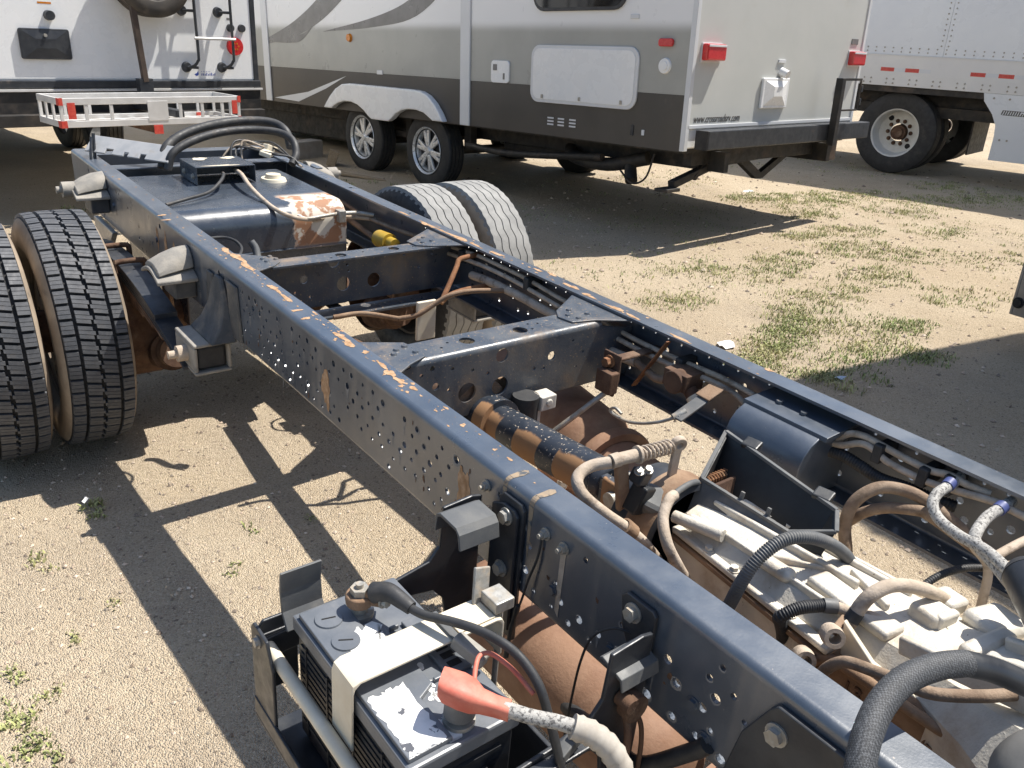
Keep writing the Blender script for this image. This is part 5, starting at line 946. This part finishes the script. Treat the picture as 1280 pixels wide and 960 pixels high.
for ya in AX:
    rp('axle', MB().cyl((.15,ya,.40),(2.3,ya,.40), .04, n=16), 'understeel', 0, 40)
    for s in (0, 1):
        xc = .165 if not s else WRV-.165; c = (xc, ya, .33+.0266*ya); d = -1 if not s else 1
        t = wheel_tyre(rv, c, (1,0,0), .362, .205, .215); t.name = 'tyre'
        r_ = MB().lathe([(.220,.100),(.230,.106),(.226,.111),(.214,.100),(.196,.05),(.19,-.08),(.2,-.09)], c, (d,0,0), 56).build('rim', K['chrome'], rv, 40)
        MB().lathe([(0,.045),(.19,.03)], c, (d,0,0), 40).build('rim_back', K['darkpocket'], r_, 40)
        for k in range(6):
            a = 2*math.pi*k/6+.3
            for o2 in (-.16, .16):
                p0 = Vector((0, math.cos(a+o2*.7), math.sin(a+o2*.7)))*.045; p1 = Vector((0, math.cos(a+o2), math.sin(a+o2)))*.20
                MB().bar(Vector(c)+Vector((d*.075,0,0))+p0, Vector(c)+Vector((d*.066,0,0))+p1, .036, .026, (1,0,0)).build('spoke', K['chrome'], r_, 0, .006)
        MB().lathe([(0,.10),(.03,.098),(.042,.085),(.055,.06)], c, (d,0,0), 28).build('hub_cap', K['chrome'], r_, 40)
rp('spring_pack', MB().bx(.27, .33, 2.9, 4.5, .48, .54), 'understeel', .004)
for y in (2.75, 3.72, 4.7): rp('spring_bracket', MB().bx(.26, .34, y-.05, y+.05, .46, .70), 'understeel', .004)
# fender with two arches
def arc(cy, cz, r, a0, a1, n=10): return [(cy+r*math.cos(R(a0+(a1-a0)*k/n)), cz+r*math.sin(R(a0+(a1-a0)*k/n))) for k in range(n+1)]
top = [(2.72,.722),(2.78,.80),(2.86,.88),(2.96,.945),(3.06,.975),(3.16,.985),(4.33,.993),(4.47,.98),(4.60,.93),(4.72,.85),(4.80,.78),(4.86,.722)]
bot = [(4.70,.722),(4.64,.755),(4.54,.79),(4.42,.81),(4.30,.81),(4.18,.79),(4.06,.74),(3.98,.69),(3.92,.662),(3.62,.662),(3.56,.69),(3.49,.74),(3.38,.785),(3.26,.803),(3.14,.803),(3.02,.785),(2.94,.75),(2.88,.722)]
rp('wheel_fender', side_pr(top+bot, -.0035, .07), 'white', .012)
rp('wheel_well', MB().bx(.005, .33, 2.80, 4.80, .735, .86), 'understeel')

# ------------------------------------------------------------------ white travel trailer at the left (rear wall in view)
r1 = thing('travel_trailer', 'white travel trailer at the left with ladder and spare tyre on its rear wall', 'trailer', (1.626, 7.544, 0), (0, 0, R(8)), 'parked trailers')
def wp(name, m_, mt, bev=0, sm=0, par=None):
    m_.v = [(.8*x, .8*y, .287+.8*z) for x, y, z in m_.v]; return m_.build(name, K[mt], par or r1, sm, bev*.8)
wp('body', MB().bx(-3.05, 0, .004, 9, .70, 3.7), 'white', .02); wp('rear_wall', MB().bx(-3.0, -.045, -.004, .0035, .88, 3.65), 'white')
for x in (-3.062, -.045): wp('corner_trim', MB().bx(x, x+.058, -.014, .05, .70, 3.7), 'black', .012)
wp('lower_moulding', MB().bx(-3.07, .02, -.03, .0, .80, .868), 'black', .008); wp('moulding_strip', MB().bx(-3.07, .03, -.045, -.0305, .775, .795), 'alubar', .002)
wp('skirt', MB().bx(-3.06, .01, -.028, .0, .52, .774), 'understeel', .005); wp('bumper', MB().bx(-3.0, -.05, -.20, -.10, .50, .60), 'understeel', .006)
dd = wp('access_door', MB().prism(rrect(-2.224, -1.815, 1.04, 1.288, .02), (0,-.0045,0), (1,0,0), (0,0,1), .028), 'black', .006)
q = MB().add([(-2.205,-.0327,1.055),(-1.835,-.0327,1.055),(-1.835,-.0327,1.275),(-2.205,-.0327,1.275),(-2.10,-.046,1.13),(-1.94,-.046,1.13),(-1.94,-.046,1.205),(-2.10,-.046,1.205)], [(0,1,5,4),(1,2,6,5),(2,3,7,6),(3,0,4,7),(4,5,6,7)]); wp('door_relief', q, 'black', 0, 0, dd)
wp('door_lock', MB().cyl((-2.02,-.036,1.235),(-2.02,-.06,1.235), .014, n=14), 'zinc', 0, 40, dd)
wp('cable_inlet', MB().cyl((-1.957,-.004,1.395),(-1.957,-.06,1.395), .042, .038, 24), 'black', 0, 40); wp('warning_label', MB().bx(-2.03, -1.92, -.0052, -.0042, 1.485, 1.50), 'amber')
for x in (-.68, -.31):
    wp('ladder_rail', MB().tube([(x,-.11,3.1),(x,-.11,1.6),(x,-.115,1.12),(x-.01,-.11,1.05),(x-.04,-.085,1.005),(x-.075,-.03,.99)], .0135, 12), 'black', 0, 60)
    for z in (1.497, .99): wp('standoff', MB().cyl((x-.082,-.004,z),(x-.082,-.04,z), .05, .04, 22).cyl((x-.082,-.04,z),(x-.005,-.105,z), .013, n=12), 'black', 0, 40)
for z in (1.256, 1.72, 2.02, 2.32): wp('ladder_rung', MB().cyl((-.71,-.125,z),(-.285,-.125,z), .013, n=12), 'alubar', 0, 40)
lt = wp('tail_light', MB().cyl((-.234,-.004,1.19),(-.234,-.03,1.19), .088, .082, 32), 'redlens', 0, 40)
for a in range(6): wp('led', MB().cyl((-.234+.03*math.cos(a*1.05),-.0301,1.19+.03*math.sin(a*1.05)),(-.234+.03*math.cos(a*1.05),-.033,1.19+.03*math.sin(a*1.05)), .009, n=10), 'amber', 0, 40, lt)
for x in (-.271, -.149): wp('cable_port', MB().cyl((x,-.004,1.36),(x,-.035,1.36), .038, .034, 22), 'black', 0, 40)
wp('port_label', MB().bx(-.30, -.25, -.0052, -.0042, 1.43, 1.452), 'greyvinyl')
K['bluevinyl'] = mat('blue_vinyl', (.03, .07, .35), None, 9, .4)
lg = wp('logo', MB().prism([(-.685,.925),(-.66,.935),(-.645,.955),(-.64,.925),(-.65,.912),(-.67,.908)], (0,-.0042,0), (1,0,0), (0,0,1), .0005), 'bluevinyl')
rg_ = random.Random(9)
for k in range(9): wp('logo_stroke', MB().bar((-.61+k*.017,-.0048,.912),(-.606+k*.017,-.0048,.912+rg_.uniform(.014,.028)), .009, .0004, (0,1,0)), 'bluevinyl', 0, 0, lg)
for k in range(6): wp('logo_stroke', MB().bar((-.61+k*.017,-.0048,.946),(-.606+k*.017,-.0048,.946+rg_.uniform(.005,.009)), .005, .0004, (0,1,0)), 'bluevinyl', 0, 0, lg)
K['sparewall'] = mat('spare_tyre', (.03, .026, .022), (.06, .05, .04), 8, .7, .1, dust=(.2, .16, .12), dt=(.5, .8), dsc=7)
wheel_tyre(r1, (-.896,-.152,1.707), (0,1,0), .284, .165, .19, 'spare_tyre', 'sparewall')
wp('spare_rim', MB().lathe([(0,.05),(.1,.06),(.19,.03),(.2,.09),(.205,.1)], (-1.12,-.19,1.775), (0,-1,0), 40), 'alubar', 0, 40)
wp('carrier_arm', MB().bar((-1.33,-.25,1.55),(-1.285,-.25,.87), .05, .05, (0,1,0)), 'browntube', .004); wp('carrier_foot', MB().bx(-1.35, -1.22, -.27, -.19, .72, .90), 'black', .005); wp('carrier_tube', MB().bx(-1.33, -1.25, -.9, -.03, .62, .68), 'black', .004)
for x in (-2.2, -.22):
    for y in (2.9, 3.8): wheel_tyre(r1, (x, y, .36), (1,0,0), .36, .2, .21)
for y in (2.9, 3.8): MB().cyl((-2.2,y,.42),(-.22,y,.42), .04, n=14).build('axle', K['understeel'], r1, 40)
MB().bx(-2.35, -.1, 3.6, 7.0, .45, .80).build('holding_tank', K['understeel'], r1, 0, .03)
for x in (-2.0, -.55): wp('chassis_beam', MB().bx(x, x+.06, -.1, 8, .52, .699), 'understeel')

# ------------------------------------------------------------------ cargo carrier behind the white trailer
cc = thing('cargo_carrier', 'aluminium cargo carrier tray with red corner reflectors behind the white trailer', 'cargo carrier', (-.096, 6.503, .927), (0, 0, R(7.7)))
def cp(name, m_, mt='alubar', bev=.002, par=None):
    m_.v = [(.8*x, .8*y, .8*z) for x, y, z in m_.v]; return m_.build(name, K[mt], par or cc, 0, bev)
CW_, CD_ = 1.555, .50
for z0, z1 in ((-.052, 0), (-.225, -.175)):
    cp('rail', MB().bx(0, CW_, 0, .022, z0, z1)); cp('rail', MB().bx(0, CW_, CD_-.022, CD_, z0, z1)); cp('rail', MB().bx(0, .022, .0225, CD_-.0225, z0, z1)); cp('rail', MB().bx(CW_-.022, CW_, .0225, CD_-.0225, z0, z1))
for x in (.0, .19, .39, CW_-.58, CW_-.38, CW_-.19, CW_-.03):
    cp('post', MB().bx(x+.002, x+.028, .003, .019, -.1745, -.0525)); cp('post', MB().bx(x+.002, x+.028, CD_-.019, CD_-.003, -.1745, -.0525))
for y in (.16, .32): cp('post', MB().bx(.003, .019, y, y+.03, -.1745, -.0525)); cp('post', MB().bx(CW_-.019, CW_-.003, y, y+.03, -.1745, -.0525))
cp('sign_plate', MB().bx(.70, .875, -.004, -.0003, -.19, -.03))
for x in [.08+k*.13 for k in range(11)]: cp('floor_slat', MB().bx(x, x+.05, .023, CD_-.023, -.222, -.212))
for y in (.12, .24, .36): cp('floor_rail', MB().bx(.023, CW_-.023, y, y+.04, -.211, -.203))
cp('hitch_tube', MB().bx(.74, .81, .0, 1.25, -.292, -.2255), 'rustd'); cp('tube_tag', MB().bx(.735, .815, -.006, -.0005, -.30, -.226), 'redtape')
for x0, x1, z0, z1 in ((.0,.03,-.054,.002),(.0,.045,-.227,-.173),(.06,.12,-.16,-.035),(CW_-.03,CW_+.002,-.054,.002),(CW_-.03,CW_+.002,-.227,-.173),(CW_-.085,CW_-.035,-.15,-.035)): cp('reflector', MB().bx(x0, x1, -.003, -.0003, z0, z1), 'redtape', 0)
cp('reflector', MB().bx(-.003, -.0003, 0.0, .045, -.054, .002), 'redtape', 0); cp('reflector', MB().bx(-.003, -.0003, 0.0, .06, -.227, -.173), 'redtape', 0)
cp('reflector', MB().bx(CW_-.2, CW_-.12, CD_-.025, CD_-.0225, -.21, -.18), 'redtape', 0)

# ------------------------------------------------------------------ semi trailer at the right
se = thing('semi_trailer', 'long white box semi trailer with riveted side and red and white reflective tape', 'semi trailer', (9.47, 6.2, 0), (0, 0, R(11)), 'parked trailers')
K['semiwhite'] = mat('trailer_white', (.72, .74, .76), (.76, .78, .79), 1.2, .3, .12, dust=(.5, .48, .44), dt=(.6, 1.0), dsc=2)
K['semirail'] = mat('trailer_rail', (.70, .69, .67), (.74, .73, .70), 2, .4, .1, dust=(.45, .42, .37), dt=(.6, .95), dsc=5)
def sp_(name, m_, mt, bev=0, sm=0, par=None): return m_.build(name, K[mt], par or se, sm, bev)
YS0, YS1 = -10.5, 3.2
sp_('body', MB().bx(.02, 2.58, YS0, YS1, 1.08, 4.1), 'semiwhite', .01)
for k in range(12):
    y1 = YS1-k*1.2; sp_('side_panel', MB().bx(.012-.002*(k%2), .0195, y1-1.2, y1-.004, 1.44, 4.05), 'semiwhite')
sp_('side_rail', MB().bx(-.004, .0198, YS0, YS1, 1.072, 1.437), 'semirail', .003); sp_('rail_lip', MB().bx(-.009, -.0042, YS0, YS1, 1.425, 1.437), 'semirail'); sp_('rail_groove', MB().bx(-.007, -.0042, YS0, YS1, 1.198, 1.206), 'semirail')
rv_ = MB()
for k in range(70):
    y = YS1-.06-k*.105
    for z in (1.475, 1.52): rv_.obox((.0085, y, z), (.012,.014,.014), (45, 0, 0))
for k in range(6):
    for j in range(40):
        for dy in (-.04, .04): rv_.obox((.0085, YS1-1.2*(k+1)+dy, 1.56+j*.06), (.012,.014,.014), (45, 0, 0))
for k in range(34):
    y = YS1-.2-k*.28
    for dy in (0, .085):
        for z in (1.105, 1.155): rv_.obox((-.006, y-dy, z), (.012,.018,.018), (45, 0, 0))
tag(rv_.build('rivets', K['zinc'], se, 0), kind='stuff')
y = 1.25
for y in (1.20, .296, -.004, -.761, -1.068, -1.8, -2.1, -2.9): sp_('red_tape', MB().bx(-.0052, -.0043, y-.165, y, 1.243, 1.288), 'redtape')
for y in (.13, -.175, -.93, -1.24): sp_('white_tape', MB().bx(-.0052, -.0043, y-.13, y-.001, 1.243, 1.288), 'trim')
sp_('underframe', MB().bx(.45, .55, YS0, YS1, .85, 1.079).bx(2.05, 2.15, YS0, YS1, .85, 1.079), 'understeel'); sp_('slider_box', MB().bx(.35, 2.25, -1.6, 1.2, .72, .849), 'understeel')
sp_('mud_panel', MB().bx(.5, 1.3, -.82, -.80, .3, .9), 'understeel'); sp_('cross_sills', MB().bx(.03, 2.5, -3, 3, 1.0, 1.07), 'understeel')
K['semirim'] = mat('white_steel_rim', (.60, .59, .55), (.66, .65, .61), 8, .5, .1, dust=(.35, .29, .22), dt=(.58, .9), dsc=7)
for yw in (.0,):
    for X, s in ((.1, 1), (2.5, -1)):
        for k in (0, 1):
            wheel_tyre(se, (X+s*(.14+.33*k), yw, .505), (1,0,0), .505, .29, .27, 'tyre', 'rvtyre')
        c = (X+s*.14, yw, .505)
        r_ = MB().lathe([(.292,.118),(.30,.125),(.283,.115),(.272,.06),(.268,-.02),(.255,-.055),(.17,-.065),(.11,-.06)], c, (-s,0,0), 56).build('rim', K['semirim'], se, 40)
        for k in range(10):
            a = 2*math.pi*k/10; p = Vector(c)+Vector((s*.06, .145*math.cos(a), .145*math.sin(a))); MB().hexb(p, (-s,0,0), .019, .03).build('lug_nut', K['rustd'], r_, 30)
        for a in (.9, 4.0): p = Vector(c)+Vector((s*.0605, .215*math.cos(a), .215*math.sin(a))); MB().cyl(p, p-Vector((s*.004,0,0)), .034, n=20).build('hand_hole', K['groove'], r_, 40)
        MB().cyl(Vector(c)+Vector((s*.1,0,0)), Vector(c)-Vector((s*.0,0,0)), .098, .092, 28).cyl(Vector(c), Vector(c)-Vector((s*.03,0,0)), .07, .06, 24).build('hub', K['rustd'], r_, 40)
    sp_('axle', MB().cyl((.3,yw,.505),(2.3,yw,.505), .065, n=18), 'understeel', 0, 40)
sk = sp_('side_skirt', MB().prism([(-YS0-1.5,1.071),(.955,1.071),(.98,.98),(1.10,.84),(1.165,.72),(1.18,.60),(1.18,.32),(-YS0-1.5,.32)], (.0,0,0), (0,-1,0), (0,0,1), -.008), 'semiwhite', .003)
for y, z in ((-1.08,1.02),(-1.25,1.02),(-1.25,.56),(-1.33,.56),(-1.5,1.02)): sp_('skirt_bolt', MB().cyl((-.0005,y,z),(-.008,y,z), .012, n=10), 'zinc', 0, 40, sk)
rg_ = random.Random(5)
for k in range(12): sp_('decal_stroke', MB().bar((-.001,-1.20-k*.026,.845),(-.001,-1.212-k*.026,.845+rg_.choice((.03,.045,.05))), .014, .0006, (1,0,0)), 'rvdark', 0, 0, sk)
for k in range(2): sp_('decal_stroke', MB().bx(-.0014, -.0006, -1.5, -1.21, .84+k*.05, .846+k*.05), 'rvdark', 0, 0, sk)

# ------------------------------------------------------------------ box body standing just outside the frame at the right
bxo = thing('box_trailer', 'grey box trailer corner at the right edge with a black bolt', 'trailer', (3.50, 2.09, 0), (0, 0, R(-8)), 'parked trailers')
K['galv'] = mat('dull_galvanised', (.20, .19, .185), (.26, .25, .24), 5, .5, .15, .3, dust=(.3, .25, .2), dt=(.55, .9), dsc=6)
MB().bx(.004, 2.4, -5, -.004, .30, 4.1).build('body', K['galv'], bxo, 0, .01)
MB().bx(-.012, .08, -.012, .003, .2, 4.1).bx(-.012, .003, -.09, -.0125, .2, 4.1).build('corner_post', K['galv'], bxo, 0, .003)
MB().hexb((-.0125,-.03,.27), (-1,0,0), .022, .012).build('bolt', K['groove'], bxo, 30); MB().hexb((.035,-.012+.0152,.27), (0,1,0), .022, .012).build('bolt', K['groove'], bxo, 30)
for k in range(9): MB().bx(-.03, .0035, -.55-k*.55, -.51-k*.55, .34, 4.06).build('side_post', K['galv'], bxo, 0, .004)
MB().bx(-.035, .0035, -4.98, -.10, .30, .339).build('bottom_rail', K['galv'], bxo, 0, .003)
for y in (-1.5, -2.4): wheel_tyre(bxo, (.2, y, .35), (1,0,0), .35, .2, .22); wheel_tyre(bxo, (2.2, y, .35), (1,0,0), .35, .2, .22)

# ------------------------------------------------------------------ small things on the ground
def loose(name, label, cat, m_, mt, bev=0, loc=(0,0,0), rot=(0,0,0), sm=0):
    o = m_.build(name, K[mt], None, sm, bev); o.location = loc; o.rotation_euler = [R(a) for a in rot]; return tag(o, label, cat)
loose('concrete_block', 'dark concrete block behind the front trailer wheel', 'block', MB().bx(-.2,.2,-.1,.1,0,.2), 'conc', .01, (3.02, 9.75, -.01), (0, 0, 20))
loose('wheel_chock', 'tilted wooden chock against the front trailer wheel', 'chock', MB().prism([(-.12,0),(.12,0),(.12,.06),(-.02,.17),(-.12,.17)], (0,-.05,0), (1,0,0), (0,0,1), -.1), 'wood', .006, (3.05, 9.15, 0), (20, 0, 60))
loose('wood_plank', 'split wooden plank lying in front of the twin trailer wheels', 'plank', MB().prism([(-.5,-.03),(-.3,-.045),(.3,-.035),(.52,-.01),(.46,.03),(0,.04),(-.45,.035)], (0,0,0), (1,0,0), (0,1,0), .02), 'wood', .003, (2.86, 8.45, .004), (3, 2, -62))
K['paper'] = mat('white_litter', (.75, .74, .72), None, 20, .8)
K['bluelit'] = mat('pale_blue_litter', (.45, .55, .68), None, 20, .6)
def scrap(seed, a, b):
    rng = random.Random(seed); n = 10; V = [(a*math.cos(2*math.pi*k/n)*rng.uniform(.6,1.1), b*math.sin(2*math.pi*k/n)*rng.uniform(.6,1.1), rng.uniform(.002,.02)) for k in range(n)]+[(0,0,.022)]
    return MB().add(V, [(k, (k+1)%n, n) for k in range(n)])
loose('paper_scrap', 'white paper scrap lying just behind the far frame rail', 'litter', scrap(1, .075, .05), 'paper', 0, (2.2, 2.90, .002), (0, 0, 20))
loose('paper_scrap', 'white paper scrap in the grass under the beige trailer bumper', 'litter', scrap(2, .09, .04), 'paper', 0, (6.38, 5.98, .002))
loose('plastic_scrap', 'pale blue plastic scrap in the shaded soil at the right', 'litter', scrap(3, .04, .025), 'bluelit', 0, (2.3, 2.3, .0))
loose('foil_scrap', 'small pale scrap on the soil in front of the left dual tyres', 'litter', scrap(4, .02, .012), 'paper', 0, (-.84, 3.0, .0), (0, 0, 40))
def stone(seed, r):
    bm = bmesh.new(); bmesh.ops.create_icosphere(bm, subdivisions=2, radius=r)
    for v in bm.verts: v.co *= 1+.25*noise.noise(v.co*(2.2/r)+Vector((seed,0,0))); v.co.z *= .65
    m_ = MB(); m_.v = [tuple(v.co) for v in bm.verts]; m_.f = [tuple(v.index for v in f.verts) for f in bm.faces]; bm.free(); return m_
loose('stone', 'pale stone on the ground between the brake lever and far rail', 'stone', stone(3, .03), 'pebble', 0, (.40, 1.83, .01), (0, 0, 30), 60)
loose('stone', 'small pale stone between the gearbox and far rail near the front', 'stone', stone(8, .018), 'pebble', 0, (.62, 1.33, .006), (0, 0, 80), 60)
